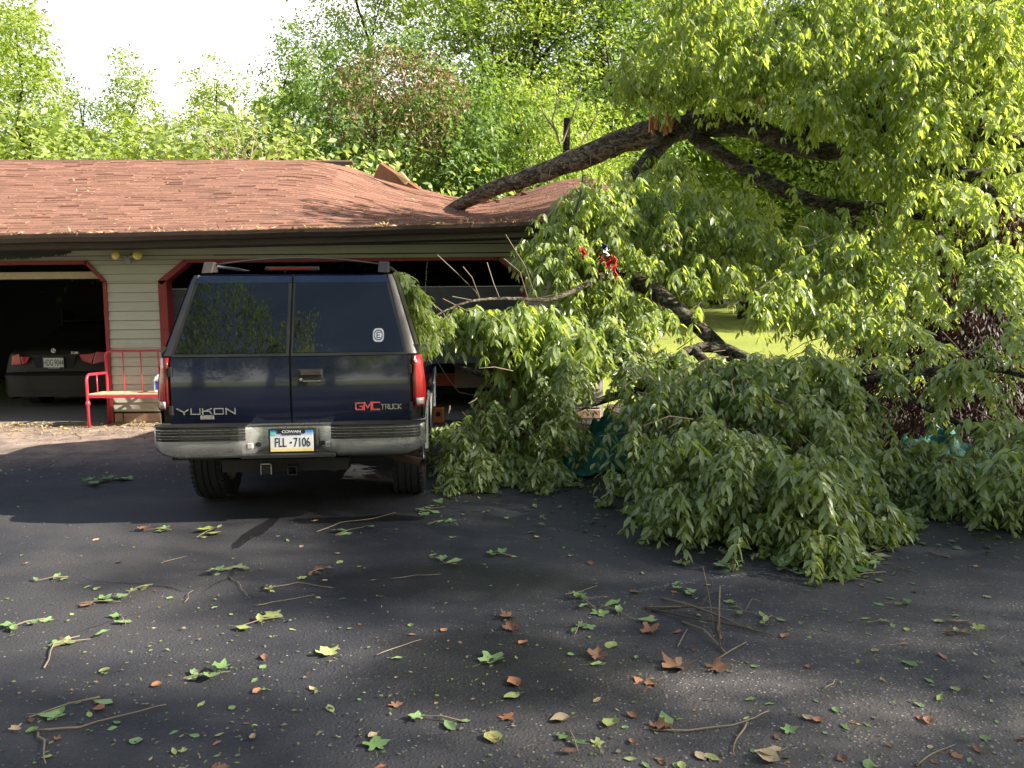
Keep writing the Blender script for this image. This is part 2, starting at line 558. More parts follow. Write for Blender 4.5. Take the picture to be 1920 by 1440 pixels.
XL, XR = -12.0, 1.25
ZT = 2.62
zh = at(640, 484, YW).z                    # door head
a_r = at(208, 650, YW).x; a_c = at(164, 487, YW).x
b_l = at(304, 650, YW).x; b_lc = at(346, 487, YW).x
b_r = at(986, 620, YW).x; b_rc = at(934, 484, YW).x
zca = at(205, 527, YW).z
def openings(z):
    "x spans of the two door openings at height z"
    if z >= zh: return []
    k = max(0, (z - zca) / (zh - zca))
    return [(XL, a_r + (a_c - a_r) * k), (b_l + (b_lc - b_l) * k, b_r + (b_rc - b_r) * k)]
def boards():
    z = .16
    ex = .128
    rows = []
    while z < ZT:
        z1 = min(z + ex, ZT)
        if z < zh < z1: rows += [(z, zh - .0005), (zh + .0005, z1)]
        elif z < zca < z1: rows += [(z, zca), (zca, z1)]
        else: rows.append((z, z1))
        z = z1
    for (z0, z1) in rows:
        o0, o1 = openings(z0), openings(z1)
        if not o0 or not o1: segs = [(XL, XR, XL, XR)]
        else: segs = [(o0[0][1], o0[1][0], o1[0][1], o1[1][0]), (o0[1][1], XR, o1[1][1], XR)]
        for (xa, xb, xc, xd) in segs:
            if xb - xa > 6:
                cuts = [xa, xa + 3.66 + (z0 * 7 % 1.8), xa + 7.32 + (z0 * 5 % 1.8), xb]
                sub = [(cuts[i], cuts[i + 1] - .002, cuts[i], cuts[i + 1] - .002) for i in range(3)]
            else: sub = [(xa, xb, xc, xd)]
            for (p, q, r, s_) in sub:
                mb = MB()
                yb, yt = YW - .022, YW - .004; z1 -= .005 if z1 - z0 > .05 else 0
                vs = [(p, yb, z0), (q, yb, z0), (s_, yt, z1), (r, yt, z1), (p, YW, z0), (q, YW, z0), (s_, YW, z1), (r, YW, z1)]
                mb.v = [Vector(v) for v in vs]
                mb.f = [[0, 1, 2, 3], [5, 4, 7, 6], [0, 4, 5, 1], [3, 2, 6, 7], [1, 5, 6, 2], [0, 3, 7, 4]]
                gpart(mb, 'siding_board', M_siding)
boards()
# sheathing behind, with the openings left free
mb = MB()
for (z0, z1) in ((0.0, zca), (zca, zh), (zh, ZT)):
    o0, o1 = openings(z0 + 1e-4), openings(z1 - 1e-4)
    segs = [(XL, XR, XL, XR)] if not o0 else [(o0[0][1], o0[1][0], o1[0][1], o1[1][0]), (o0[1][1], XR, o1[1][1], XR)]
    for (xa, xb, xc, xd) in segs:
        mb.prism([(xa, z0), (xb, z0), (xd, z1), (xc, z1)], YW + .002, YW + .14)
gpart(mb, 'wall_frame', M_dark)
# red door trim along each edge of the openings
def trim_strip(p, q, w, inward):
    p, q = Vector((p[0], 0, p[1])), Vector((q[0], 0, q[1]))
    d = (q - p).normalized(); nn = Vector((-d.z, 0, d.x)) * w * inward
    mb = MB(); mb.prism([(v.x, v.z) for v in (p, q, q + nn, p + nn)], YW - .035, YW + .15)
    return gpart(mb, 'door_trim', M_redtrim)
tw = .075
trim_strip((a_r, 0), (a_r, zca), .05, 1)
trim_strip((a_r, zca), (a_c, zh), .05, 1)
trim_strip((XL, zh), (a_c, zh), .05, -1)
trim_strip((b_l, 0), (b_l, zca), tw + .04, -1)
trim_strip((b_l, zca), (b_lc, zh), tw, -1)
trim_strip((b_lc, zh), (b_rc, zh), .045, -1)
trim_strip((b_rc, zh), (b_r, zca), .04, -1)
trim_strip((b_r, zca), (b_r, 0), .04, -1)
# foundation blocks under the pillar and the right end
x = a_r + .01
for w in (.13, .62):
    mb = MB(); mb.box(x, min(x + w, b_l) - .012, YW - .035, YW + .1, .0, .135); gpart(mb, 'foundation_block', M_block, bevel=.012); x += w
mb = MB(); mb.box(b_r + .01, b_r + .38, YW - .035, YW + .1, 0, .135); gpart(mb, 'foundation_block', M_block, bevel=.012)
mb = MB(); mb.box(b_r + .40, XR, YW - .035, YW + .1, 0, .135); gpart(mb, 'foundation_block', M_block, bevel=.012)
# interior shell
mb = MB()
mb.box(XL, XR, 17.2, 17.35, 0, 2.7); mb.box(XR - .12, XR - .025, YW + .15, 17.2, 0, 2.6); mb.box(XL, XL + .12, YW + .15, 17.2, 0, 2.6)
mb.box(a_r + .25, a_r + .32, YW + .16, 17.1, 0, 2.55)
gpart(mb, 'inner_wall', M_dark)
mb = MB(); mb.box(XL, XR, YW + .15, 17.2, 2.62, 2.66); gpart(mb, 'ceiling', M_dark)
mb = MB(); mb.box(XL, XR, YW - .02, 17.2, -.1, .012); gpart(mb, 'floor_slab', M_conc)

# raised door and header beam in the left bay
mb = MB(); mb.box(XL, a_r + .2, YW + .22, YW + .27, at(80, 523, YW + .2).z, at(80, 510, YW + .2).z); gpart(mb, 'raised_door_edge', plain('pale_door_edge', (.42, .36, .22), .6))
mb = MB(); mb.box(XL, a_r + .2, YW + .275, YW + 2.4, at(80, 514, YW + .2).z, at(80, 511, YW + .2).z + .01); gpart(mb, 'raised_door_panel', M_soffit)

# sectional door in the right bay, hanging open above the ground
door = MB()
yd = YW + .16
zlo = at(880, 681, yd).z; zhi = at(880, 538, yd).z
secs = 3
hs = (zhi - zlo) / secs
dr = None
for i in range(secs):
    z0, z1 = zlo + i * hs, zlo + (i + 1) * hs - .006
    mb = MB(); mb.box(b_l - .05, b_r + .05, yd, yd + .045, z0, z1)
    p = gpart(mb, 'door_section', M_bdoor, bevel=.004)
    nP = 8; w = (b_r - b_l) / nP
    for k in range(nP):
        x0, x1 = b_l + k * w + .06, b_l + (k + 1) * w - .06
        mb = MB()
        mb.box(x0, x1, yd - .007, yd, z0 + .07, z0 + .078); mb.box(x0, x1, yd - .007, yd, z1 - .078, z1 - .07)
        mb.box(x0, x0 + .008, yd - .007, yd, z0 + .078, z1 - .078); mb.box(x1 - .008, x1, yd - .007, yd, z0 + .078, z1 - .078)
        mb.box(x0 + .03, x1 - .03, yd - .006, yd, z0 + .10, z1 - .10)
        o = gpart(mb, 'raised_panel', M_bdoor, bevel=.003); o.parent = p
mb = MB(); mb.box(b_l - .05, b_r + .05, yd - .01, yd + .03, zhi, zhi + .012); gpart(mb, 'edge_strip', M_alu)
mb = MB()
for x in (b_l + .02, b_r - .05): mb.box(x, x + .03, yd - .02, yd + .05, 0, zh + .1)
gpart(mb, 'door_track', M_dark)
mb = MB()
for k in range(14):
    p = at(801 - k * .35, 491 + k * 5.2, yd - .03); mb.tube([p, p + Vector((0, 0, -.028))], .0035, 5)
gpart(mb, 'pull_chain', plain('chain_metal', (.5, .5, .48), .4, metal=.7))

# ---- roof: eave and ridge lines, the ridge sags where the trunk struck
YE, YR = 10.5, 15.2
ridge_px = [(-1200, 303), (0, 303), (590, 300), (640, 309), (700, 330), (760, 348), (800, 357), (850, 371), (890, 376), (930, 374), (980, 360), (1060, 337), (1110, 334), (1200, 336)]
RX = [at(a, b, YR).x for a, b in ridge_px]; RZ = [at(a, b, YR).z for a, b in ridge_px]
eave_px = [(-1200, 444), (0, 440), (320, 434), (620, 427), (985, 416), (1200, 409)]
EX = [at(a, b, YE).x for a, b in eave_px]; EZ = [at(a, b, YE).z for a, b in eave_px]
RXL, RXR = XL - .4, XR + .45
SLEN = 4.95
def roof(x, v):
    ze, zr = float(np.interp(x, EX, EZ)), float(np.interp(x, RX, RZ))
    dip = max(0.0, 1 - ((x + .75) / 2.2) ** 2)
    z = ze + (zr - ze) * v - .12 * dip * math.sin(math.pi * v) + .012 * math.sin(x * 3.1 + v * 5) * v
    return Vector((x, YE + (YR - YE) * v, z))
mb = MB()
nx = 70
mb.slab([[roof(RXL + (RXR - RXL) * i / nx, j / 14) - Vector((0, 0, .02)) for i in range(nx + 1)] for j in range(15)], (0, 0, -.05))
gpart(mb, 'roof_deck', M_dark, smooth=False)
# back slope
mb = MB()
def broof(x, v):
    p = roof(x, 1.0); return Vector((x, YR + .05 + 2.5 * v, p.z - 1.05 * v - .02))
mb.slab([[broof(RXL + (RXR - RXL) * i / nx, j / 4) for i in range(nx + 1)] for j in range(5)], (0, 0, -.05))
gpart(mb, 'back_roof_slope', M_shingle)
NC = 38
tabs_near, rest = [], MB()
rest_v = []
def tab(mb, x0, x1, v0, v1, lift):
    b = len(mb.v)
    for (x, v, l) in ((x0, v0, lift), (x1, v0, lift), (x1, v1, .004), (x0, v1, .004), (x0, v0, -.012), (x1, v0, -.012)):
        mb.v.append(roof(x, v) + Vector((0, 0, l)))
    mb.f += [[b, b + 1, b + 2, b + 3], [b, b + 4, b + 5, b + 1], [b, b + 3, b + 4], [b + 1, b + 5, b + 2]]
cnt = 0
for c in range(NC):
    v0 = c / NC - (.006 if c == 0 else 0); v1 = (c + 1.35) / NC
    x = RXL - rnd.uniform(0, .2)
    while x < RXR:
        w = .305 + rnd.uniform(-.03, .03)
        x0, x1 = max(x, RXL), min(x + w, RXR)
        if x1 - x0 > .03:
            vis = -7.6 < x0 < 1.3
            j = rnd.uniform(-.0025, .0025)
            if c < 11 and vis and cnt < 300:
                m2 = MB(); tab(m2, x0 + .004, x1 - .004, v0 + j, min(v1, 1), .007 + rnd.uniform(0, .006) + (.014 if rnd.random() < .10 else 0)); cnt += 1
                o = gpart(m2, 'shingle', M_shingle)
                a = o.data.attributes.new('v', 'FLOAT', 'POINT'); a.data.foreach_set('value', [rnd.random() ** 1.3] * len(o.data.vertices))
            else:
                k0 = len(rest.v); tab(rest, x0 + .004, x1 - .004, v0 + j, min(v1, 1), .007 + rnd.uniform(0, .006) + (.014 if rnd.random() < .10 else 0))
                rest_v += [rnd.random() ** 1.3 if rnd.random() > .07 else -.5] * (len(rest.v) - k0)
        x += w
o = gpart(rest, 'shingles', M_shingle, kind='stuff')
a = o.data.attributes.new('v', 'FLOAT', 'POINT'); a.data.foreach_set('value', rest_v)
# ridge cap board with its loose end standing off the fallen ridge
p0, p1 = at(-1100, 300, YR), at(662, 305, YR)
p0 = Vector((RXL, p0.y, at(0, 301, YR).z))
mb = MB(); mb.tube([p0, p1], [.045, .045], 4); gpart(mb, 'ridge_cap', plain('ridge_cap_brown', (.14, .075, .05), .6))
mb = MB()
q0, q1 = at(560, 305, YR - .1), at(655, 306, YR - .1)
mb.slab([[at(575, 302, YR - .12), at(660, 303, YR - .12)], [at(575, 311, YR - .12), at(640, 311, YR - .12)]], (0, .06, 0)); gpart(mb, 'ridge_board', M_dark)
# gutter, fascia, soffit
mb = MB()
prof = [(0, 0), (-.02, -.10), (-.085, -.10), (-.12, -.045), (-.125, .0), (-.115, .0), (-.108, -.04), (-.08, -.09), (-.025, -.09), (-.01, 0)]
rows = []
for i in range(41):
    x = RXL + (at(1010, 415, YE).x - RXL) * i / 40
    z = float(np.interp(x, EX, EZ)) - .015 + .004 * math.sin(i * 1.3)
    rows.append([(x, YE + .02 + a_, z + b_) for a_, b_ in prof + prof[:1]])
mb.grid(rows); gpart(mb, 'gutter', M_gutter, smooth=False)
mb = MB(); rows = [[], []]
for i in range(31):
    x = RXL + (RXR - RXL) * i / 30; z = float(np.interp(x, EX, EZ))
    rows[0].append((x, YE + .03, z - .01)); rows[1].append((x, YE + .03, z - .19))
mb.slab(rows, (0, .025, 0)); gpart(mb, 'fascia_board', M_gutter)
mb = MB(); rows = [[], []]
for i in range(31):
    x = RXL + (RXR - RXL) * i / 30; z = float(np.interp(x, EX, EZ)) - .17
    rows[0].append((x, YE + .06, z)); rows[1].append((x, YW + .01, z))
mb.slab(rows, (0, 0, .012)); gpart(mb, 'soffit', M_soffit)
mb = MB()
mb.prism([(YE + .08, 2.4), (17.2, 2.4), (17.2, 2.5), (YR, 3.2), (YE + .3, 2.5)], XR - .02, XR + .03, 'x'); gpart(mb, 'gable_wall', M_siding)
mb = MB(); mb.box(XR - .02, XR + .03, YW, 17.3, 0, 2.42); gpart(mb, 'side_wall', M_siding)

# torn sheet of plywood standing up behind the fallen ridge
mb = MB()
A = [at(712, 306, 14.9), at(700, 333, 14.9), at(788, 357, 14.6), at(744, 327, 14.8)]
mb.v = [A[0], A[1], A[2], A[3]] + [p + Vector((.05, .04, .02)) for p in A]
mb.f = [[0, 1, 2, 3], [7, 6, 5, 4], [0, 4, 5, 1], [1, 5, 6, 2], [2, 6, 7, 3], [3, 7, 4, 0]]
gpart(mb, 'torn_roof_panel', M_ply)
A = [at(740, 325, 14.7), at(752, 322, 14.7), at(765, 338, 14.6), at(758, 345, 14.6)]
mb = MB(); mb.v = A + [p + Vector((.03, .05, 0)) for p in A]; mb.f = [[0, 1, 2, 3], [7, 6, 5, 4], [0, 4, 5, 1], [1, 5, 6, 2], [2, 6, 7, 3], [3, 7, 4, 0]]
gpart(mb, 'splintered_board', M_wood)

# litter caught on the roof and in the gutter
n = 1500
xs = rng.uniform(-8, 1.2, n); vs = rng.beta(1.1, 1.3, n)
P = np.array([roof(x, v) + Vector((0, 0, .02)) for x, v in zip(xs, vs)])
D = norm(np.c_[rng.normal(0, 1, n), rng.normal(0, .6, n), rng.normal(0, .15, n)]); N = norm(np.c_[rng.normal(0, .3, n), rng.normal(-.3, .2, n), np.ones(n)])
L = rng.uniform(.02, .07, n)
gx = rng.uniform(-8, .3, 400)
P2 = np.array([(x, YE - .05 + rng.normal(0, .03), float(np.interp(x, EX, EZ)) - .005 + rng.uniform(0, .02)) for x in gx])
D2 = norm(rng.normal(0, 1, (400, 3)) * (1, .6, .4)); L2 = rng.uniform(.03, .09, 400)
parts = [flakes(P, D, N, L, L * rng.uniform(.15, .6, n)), flakes(P2, D2, norm(rng.normal(0, 1, (400, 3))), L2, L2 * rng.uniform(.1, .4, 400))]
M_litter = leaf_mat('dry_litter', (.28, .16, .07), (.50, .42, .20), (.4, .3, .15), (.3, .2, .05), .15)
o = link('roof_litter', tri_mesh('roof_litter', *joinT(parts)), None, M_litter); tag(o, kind='stuff', label='dry leaf scraps and twigs strewn over the shingles and gutter', cat='debris')

# shingles flipped up and snapped boards round the hole the trunk made
for k in range(16):
    x = -.95 + rnd.random() * 1.25; v = .93 + rnd.uniform(-.05, .05)
    c_ = roof(x, v) + Vector((0, -.02, .02)); w_ = rnd.uniform(.12, .3); h_ = rnd.uniform(.06, .14); tl_ = rnd.uniform(-.5, .5)
    mb = MB(); Mx = Matrix.Translation(c_) @ Matrix.Rotation(tl_, 4, 'Y') @ Matrix.Rotation(rnd.uniform(-1.3, -.5), 4, 'X')
    mb.box(-w_ / 2, w_ / 2, 0, h_, 0, .006, Mx); gpart(mb, 'torn_shingle', M_shingle)
for k in range(9):
    x = -.8 + rnd.random() * 1.0; c_ = roof(x, .95) + Vector((0, 0, 0))
    mb = MB(); d_ = Vector((rnd.uniform(-1, .6), rnd.uniform(-.4, .1), rnd.uniform(.05, .5))).normalized() * rnd.uniform(.12, .32)
    mb.tube([c_, c_ + d_], [.018, .004], 4); gpart(mb, 'splintered_board', M_wood)
# ================================================================ SUV
t = NT('navy_car_paint')
n = t.noise(7, 5, .6); sp_ = t.noise(180, 2, .9)
c = t.mix(t.rng(t.noise(2.2, 5, .7), .55, .75, 0, .25), (.0035, .006, .019), (.03, .03, .035))
dust = t.rng(t.vor(26), .045, .02); dust = t.math('MULTIPLY', dust, t.rng(t.noise(5, 3), .5, .6))
c = t.mix(dust, c, (.40, .42, .38))
t.set(col=c, rough=t.rng(n, .3, .7, .10, .2), spec=.5, coat=.8, coatr=.04); t.bump(n, .02, .01); M_navy = t.m
t = NT('tinted_glass')
n = t.noise(7, 3, .5, scl=(.6, 1, .4))
t.set(col=(.004, .005, .006), rough=.012, spec=.5, coat=.0); t.b.inputs['IOR'].default_value = 1.52
t.bump(n, .05, .012); M_glass = t.m
M_blk = plain('black_trim', (.014, .014, .014), .42, nscale=60, bump=.05)
M_pil = plain('faded_black_pillar', (.035, .028, .024), .38, nscale=8, var=.5, bump=.02)
M_rub = plain('tyre_rubber', (.016, .016, .016), .8, nscale=40, bump=.3)
t = NT('dull_chrome')
n = t.noise(5, 6, .7, scl=(.5, 1, 2)); r_ = t.noise(9, 5, .7)
rust = t.rng(r_, .66, .74)
t.set(col=t.mix(rust, t.mix(n, (.45, .45, .43), (.68, .68, .65)), (.20, .10, .05)), metal=t.rng(rust, 0, 1, .9, .1), rough=t.rng(n, .3, .7, .18, .42)); t.bump(n, .08, .02); M_chr = t.m
M_silver = plain('silver_paint', (.42, .42, .42), .3, metal=.3, nscale=10, var=.1, bump=.02)
t = NT('red_lens')
w_ = t.noise(40, 2); sp2 = t.n.new('ShaderNodeSeparateXYZ'); t.l.new(t.tc(), sp2.inputs[0])
rib = t.math('SINE', t.math('MULTIPLY', sp2.outputs['Z'], 420))
t.set(col=(.42, .010, .014), rough=.16, spec=.6, coat=.6); t.bump(rib, .08, .002); M_red = t.m
M_red_dark = plain('dark_red_lens', (.10, .006, .008), .2, nscale=10, bump=.02, coat=.5)
M_clear = plain('frosted_lens', (.50, .44, .40), .25, nscale=40, bump=.05, coat=.5)
M_rust = plain('rusty_pipe', (.085, .050, .034), .7, metal=.4, nscale=20, var=.5, bump=.2)
M_badge = plain('badge_metal', (.62, .60, .56), .25, metal=.9, bump=.02)
M_badge_red = plain('badge_red', (.55, .02, .03), .35, bump=.02)
M_under = plain('underbody', (.02, .018, .016), .8)
M_lens_off = M_clear
M_white = plain('white_vinyl', (.75, .76, .78), .5, nscale=10, var=.06, bump=.02)
M_ink = plain('navy_ink', (.012, .016, .045), .5, bump=.02)
M_ltr = plain('white_print', (.75, .75, .75), .5, bump=0)

SX = at(540, 820, 5.65)
suv = empty('suv', (SX.x, 5.65, 0), math.radians(4.2), label='dark navy blue two door suv parked nose in at the half open garage door', cat='car')
SM = Matrix.Translation(suv.location) @ Matrix.Rotation(math.radians(4.2), 4, 'Z')
SMI = SM.inverted()
def SL(px, py, yl):
    o = SMI @ C0; d = SMI.to_3x3() @ ray(px, py)
    return o + d * ((yl - o.y) / d.y)
def hw(z):
    return float(np.interp(z, [.42, .55, .8, 1.0, 1.2, 1.32, 1.80, 1.84], [.93, .955, .968, .968, .945, .915, .765, .735]))
def yr(x, z):
    return .17 + float(np.interp(z, [0, .6, 1.22, 1.85], [.03, .0, .0, .235])) + .045 * (x / .95) ** 2 + (.02 * ((z - .95) / .3) ** 2 if z < 1.22 else .0)
ZP = [.50, .60, .72, .85, .98, 1.10, 1.2, 1.32, 1.45, 1.58, 1.70, 1.78, 1.825]
topx = [(.66, 1.842), (.45, 1.853), (.2, 1.860), (0, 1.862)]
def section(y0, kz, first=False, inset=0.0):
    "left-to-right contour over the roof"
    half = [(hw(z) - inset, z) for z in ZP] + [(x, z) for x, z in topx]
    out = []
    for (x, z) in half:
        zz = z if z < 1.05 else 1.05 + (z - 1.05) * kz
        out.append((x, (yr(x, z) if y0 is None else (y0[0] + (1 - y0[0] / 1.2) * yr(x, z) if y0[0] < 1.2 else y0[0])), zz))
    L = [(-x, y, z) for x, y, z in out] + [(x, y, z) for x, y, z in out[-2::-1]]
    return L
mb = MB()
rows = []
rows.append([(x * .985, y + .004, z) for x, y, z in section((0.0,), 1)])
for s_ in (.035, .09, .2, .4, .6, .8, 1.0, 1.25, 1.5, 1.8, 2.1, 2.4, 2.7, 2.95): rows.append(section((s_,), 1, inset=(.02 if s_ < .05 else 0)))
for y_, k in ((3.15, .93), (3.4, .66), (3.65, .4), (3.8, .26), (4.2, .22), (4.55, .16), (4.68, .05)): rows.append(section((y_,), k))
mb.grid(rows)
body_me = mb.mesh('suv_body', True)
body = link('body', body_me, suv, M_navy)
# wheel openings cut as true holes
def boolean_cut(o, cutter):
    m = o.modifiers.new('cut', 'BOOLEAN'); m.operation = 'DIFFERENCE'; m.object = cutter; m.solver = 'EXACT'
bm = bmesh.new(); bm.from_mesh(body_me)
for (yc, zc) in ((1.06, .40), (3.86, .40)):
    dele = [f for f in bm.faces if abs(f.calc_center_median().x) > .8 and math.hypot(f.calc_center_median().y - yc, f.calc_center_median().z - zc) < .43]
    bmesh.ops.delete(bm, geom=dele, context='FACES')
bm.to_mesh(body_me); bm.free()
mb = MB()
for s_ in (-1, 1):
    for yc in (1.06, 3.86):
        rows = []
        for k in range(19):
            a = math.pi * (k / 18 * .93 + .035)
            rows.append([(s_ * (.975), yc + math.cos(a) * r, .40 + math.sin(a) * r) for r in (.41, .47)] + [(s_ * .95, yc + math.cos(a) * .485, .40 + math.sin(a) * .485)])
        mb.grid(rows)
gp = mb.build('wheel_arch_trim', M_silver, suv, smooth=True)
# tail panel inner + floor so nothing shows through
mb = MB(); mb.box(-.90, .90, .26, 4.5, .46, .52); mb.box(-.93, .93, .24, .30, .5, 1.75 - .45)
mb.build('floor_pan', M_under, suv)
mb = MB()
rows = [[(x, yr(x, z) + .02, z) for x in np.linspace(-hw(z) * .97, hw(z) * .97, 9)] for z in (.50, .7, 1.0, 1.25, 1.5, 1.75, 1.83)]
mb.grid(rows); mb.build('tail_panel', M_pil, suv, smooth=True)
# D pillars (dark) beside the glass
for s_ in (-1, 1):
    rows = []
    for z in (1.235, 1.35, 1.5, 1.65, 1.78, 1.825):
        xo = hw(z) + .004; k = (z - 1.235) / .59
        xi = .845 - .145 * k
        rows.append([(s_ * xi, yr(xi, z) - .006, z), (s_ * (xi + (xo - xi) * .6), yr(xi, z) + .004, z), (s_ * (xo - .012), yr(xo, z) + .03, z), (s_ * xo, yr(xo, z) + .09, z), (s_ * xo, yr(xo, z) + .17, z)])
    mb = MB(); mb.slab(rows, (-s_ * .01, .012, 0)); sharp(mb.build('pillar', M_pil, suv), 50)
# rear doors
def dhw(z):
    return float(np.interp(z, [.70, 1.2, 1.8, 1.84], [.872, .868, .712, .66]))
seam = .008
for s_ in (-1, 1):
    d = empty('cargo_door'); d.parent = suv
    zb, zt = .715, 1.222
    rows = []
    for z in np.linspace(zb, zt, 9):
        zz = z
        rows.append([(s_ * x, yr(x, z) - .012 - (.006 if .0 < (z - zb) / (zt - zb) < .97 else -.004) + (.004 if z > 1.19 else 0), zz) for x in np.linspace(seam, dhw(z) - seam, 10)])
    mb = MB(); mb.slab(rows, (0, .03, 0)); o = mb.build('door_panel', M_navy, d, smooth=True); o.modifiers.new('e', 'EDGE_SPLIT').split_angle = math.radians(40)
    # crease line across the panel
    # top painted strip above the glass
    rows = [[(s_ * x, yr(x, z) - .014, z) for x in np.linspace(seam, dhw(z) - .004, 8)] for z in (1.765, 1.79, 1.815, 1.832)]
    rows[-1] = [(a, b + .03, c) for a, b, c in rows[-1]]
    mb = MB(); mb.slab(rows, (0, .03, 0)); sharp(mb.build('upper_door_panel', M_navy, d), 40)
    # black frame round glass
    def rr(z, u, off, xi=seam, m=0.0):
        xo = dhw(z) - .012 - m
        x = xi + m + (xo - xi - m) * u
        return (s_ * x, yr(x, z) - off, z)
    rows = [[rr(z, u, .010) for u in np.linspace(0, 1, 8)] for z in np.linspace(1.228, 1.768, 9)]
    mb = MB(); mb.slab(rows, (0, .02, 0)); wf = mb.build('window_frame', M_blk, d); sharp(wf, 30)
    rows = [[rr(z, u, .0145, m=.020) for u in np.linspace(0, 1, 10)] for z in np.linspace(1.252, 1.764, 11)]
    mb = MB(); mb.slab(rows, (0, .006, 0)); sharp(mb.build('window_glass', M_glass, d), 30)
    # hinges
    for z in (.84, 1.12):
        x = dhw(z) - .006
        mb = MB(); mb.box(s_ * x - .012, s_ * x + .014, yr(x, z) - .035, yr(x, z) - .0, z - .035, z + .035); mb.build('hinge', M_blk, d, bevel=.004)
# handle
h0, h1 = SL(559, 692, .16), SL(606, 716, .16)
d = [o for o in bpy.data.objects if o.name.startswith('cargo_door')][-1]
yy = yr(.1, 1.05) - .02
mb = MB(); mb.box(h0.x, h1.x, yy - .008, yy + .012, h1.z, h0.z); hd = mb.build('door_handle', M_blk, d, bevel=.006)
mb = MB(); mb.box(h0.x + .02, h1.x - .008, yy - .022, yy - .006, (h0.z + h1.z) / 2 + .004, h0.z - .010); mb.build('pull_flap', M_pil, hd, bevel=.003)
mb = MB(); mb.tube([(h0.x + .02, yy - .016, h1.z + .022), (h0.x + .02, yy - .004, h1.z + .022)], .011, 12); mb.build('lock', M_badge, hd)
mb = MB(); mb.box(h0.x + .035, h1.x - .008, yy - .013, yy - .007, h1.z + .006, h1.z + .012); mb.build('handle_lip', M_chr, hd)
# tail lights
for s_ in (-1, 1):
    tl = empty('tail_light'); tl.parent = suv
    z0, z1 = .842, 1.222
    def lens(z, u, off):
        w = hw(z)
        x0 = .884; pts = [(x0, yr(x0, z) - .012 - off), (x0 + .025, yr(x0, z) - .016 - off), (w - .022, yr(w, z) - .004 - off), (w + .006 + off * .5, yr(w, z) + .028), (w + .009 + off, yr(w, z) + .085), (w + .005 + off, yr(w, z) + .15)]
        t_ = u * (len(pts) - 1); i = min(int(t_), len(pts) - 2); k = t_ - i
        return (s_ * (pts[i][0] * (1 - k) + pts[i + 1][0] * k), pts[i][1] * (1 - k) + pts[i + 1][1] * k, z)
    rows = [[lens(z, u, 0) for u in np.linspace(0, 1, 11)] for z in np.linspace(z0, z1, 6)]
    mb = MB(); mb.slab(rows, (-s_ * .01, .012, 0)); mb.build('red_lens', M_red, tl, smooth=True)
    rows = [[lens(z, u, .002) for u in np.linspace(0, .16, 3)] for z in np.linspace(z0, z1, 6)]
    mb = MB(); mb.slab(rows, (-s_ * .003, .004, 0)); mb.build('lens_edge', M_red_dark, tl, smooth=True)
    rows = [[lens(z, u, .0025) for u in np.linspace(.2, .52, 4)] for z in np.linspace(z0 + .012, z0 + .062, 3)]
    mb = MB(); mb.slab(rows, (-s_ * .003, .004, 0)); mb.build('reversing_lens', M_clear, tl, smooth=True)
# lower silver corner and side cladding
for s_ in (-1, 1):
    rows = []
    for z in (.58, .66, .725, .74):
        w = hw(z) + (.008 if z < .735 else 0)
        rows.append([(s_ * .878, yr(.88, z) - .016, z), (s_ * (w - .03), yr(w, z) - .01, z), (s_ * (w + .0), yr(w, z) + .03, z), (s_ * w, yr(w, z) + .1, z), (s_ * w, .58, z)])
    mb = MB(); mb.slab(rows, (-s_ * .008, .01, 0)); mb.build('corner_cladding', M_silver, suv, smooth=True)
    mb = MB(); mb.slab([[(s_ * (hw(z) + .01), y, z) for y in (1.56, 2.4, 3.36)] for z in (.52, .6, .74)], (-s_ * .008, 0, 0)); mb.build('side_cladding', M_silver, suv)
    # belt moulding
    mb = MB(); mb.slab([[(s_ * (hw(z) + .008), y, z) for y in (.35, .6)] for z in (.86, .90)], (-s_ * .01, 0, 0)); mb.slab([[(s_ * (hw(z) + .008), y, z) for y in (1.5, 3.3)] for z in (.86, .90)], (-s_ * .01, 0, 0)); mb.build('side_moulding', M_blk, suv)
    # side glass
    for (ya, yb) in ((.52, 1.62), (1.82, 2.86)):
        rows = [[(s_ * (hw(z) + .006), ya + (.10 * k if u == 0 else (0.16 * k if ya < 1 and u > 0 else -.0)) + (yb - ya) * u, z) for u in (0, .5, 1)] for k, z in zip((0, .5, 1), (1.27, 1.5, 1.72))]
        mb = MB(); mb.slab(rows, (-s_ * .006, 0, 0)); mb.build('side_window', M_glass, suv)
    # mirror and door handle
    mb = MB(); mb.box(s_ * .95, s_ * 1.12, 2.78, 2.88, 1.22, 1.38); mb.build('side_mirror', M_blk, suv, bevel=.02)
mb = MB(); mb.slab([[(x * f_, y, z) for x in np.linspace(-1, 1, 7)] for (y, z, f_) in ((2.99, 1.835, .66), (3.36, 1.5, .74), (3.72, 1.30, .80))], (0, .0, .012)); mb.build('windscreen', M_glass, suv)
# high brake light, roof rack
b0, b1 = SL(502, 506, .50), SL(603, 506, .50)
mb = MB(); mb.prism([(b0.x, .40), (b1.x, .40), (b1.x - .03, .47), (b0.x + .03, .47)], 1.855, 1.885, 'z')
bl = mb.build('high_brake_light', M_blk, suv, bevel=.006)
mb = MB(); mb.box(b0.x + .03, b1.x - .05, .392, .402, 1.862, 1.880); mb.build('red_lens', M_red_dark, bl)
for s_ in (-1, 1):
    r = empty('roof_rail'); r.parent = suv
    mb = MB(); mb.tube([(s_ * .66, .62, 1.905), (s_ * .66, 1.4, 1.915), (s_ * .66, 2.4, 1.905)], .013, 8); mb.build('rail_bar', M_blk, r, smooth=True)
    for yy_ in (.58, 2.4):
        mb = MB(); mb.prism([(yy_ - .10, 1.842), (yy_ + .08, 1.845), (yy_ + .05, 1.93), (yy_ - .02, 1.93)], s_ * .70, s_ * .62, 'x'); mb.build('rail_foot', M_pil, r, bevel=.008)
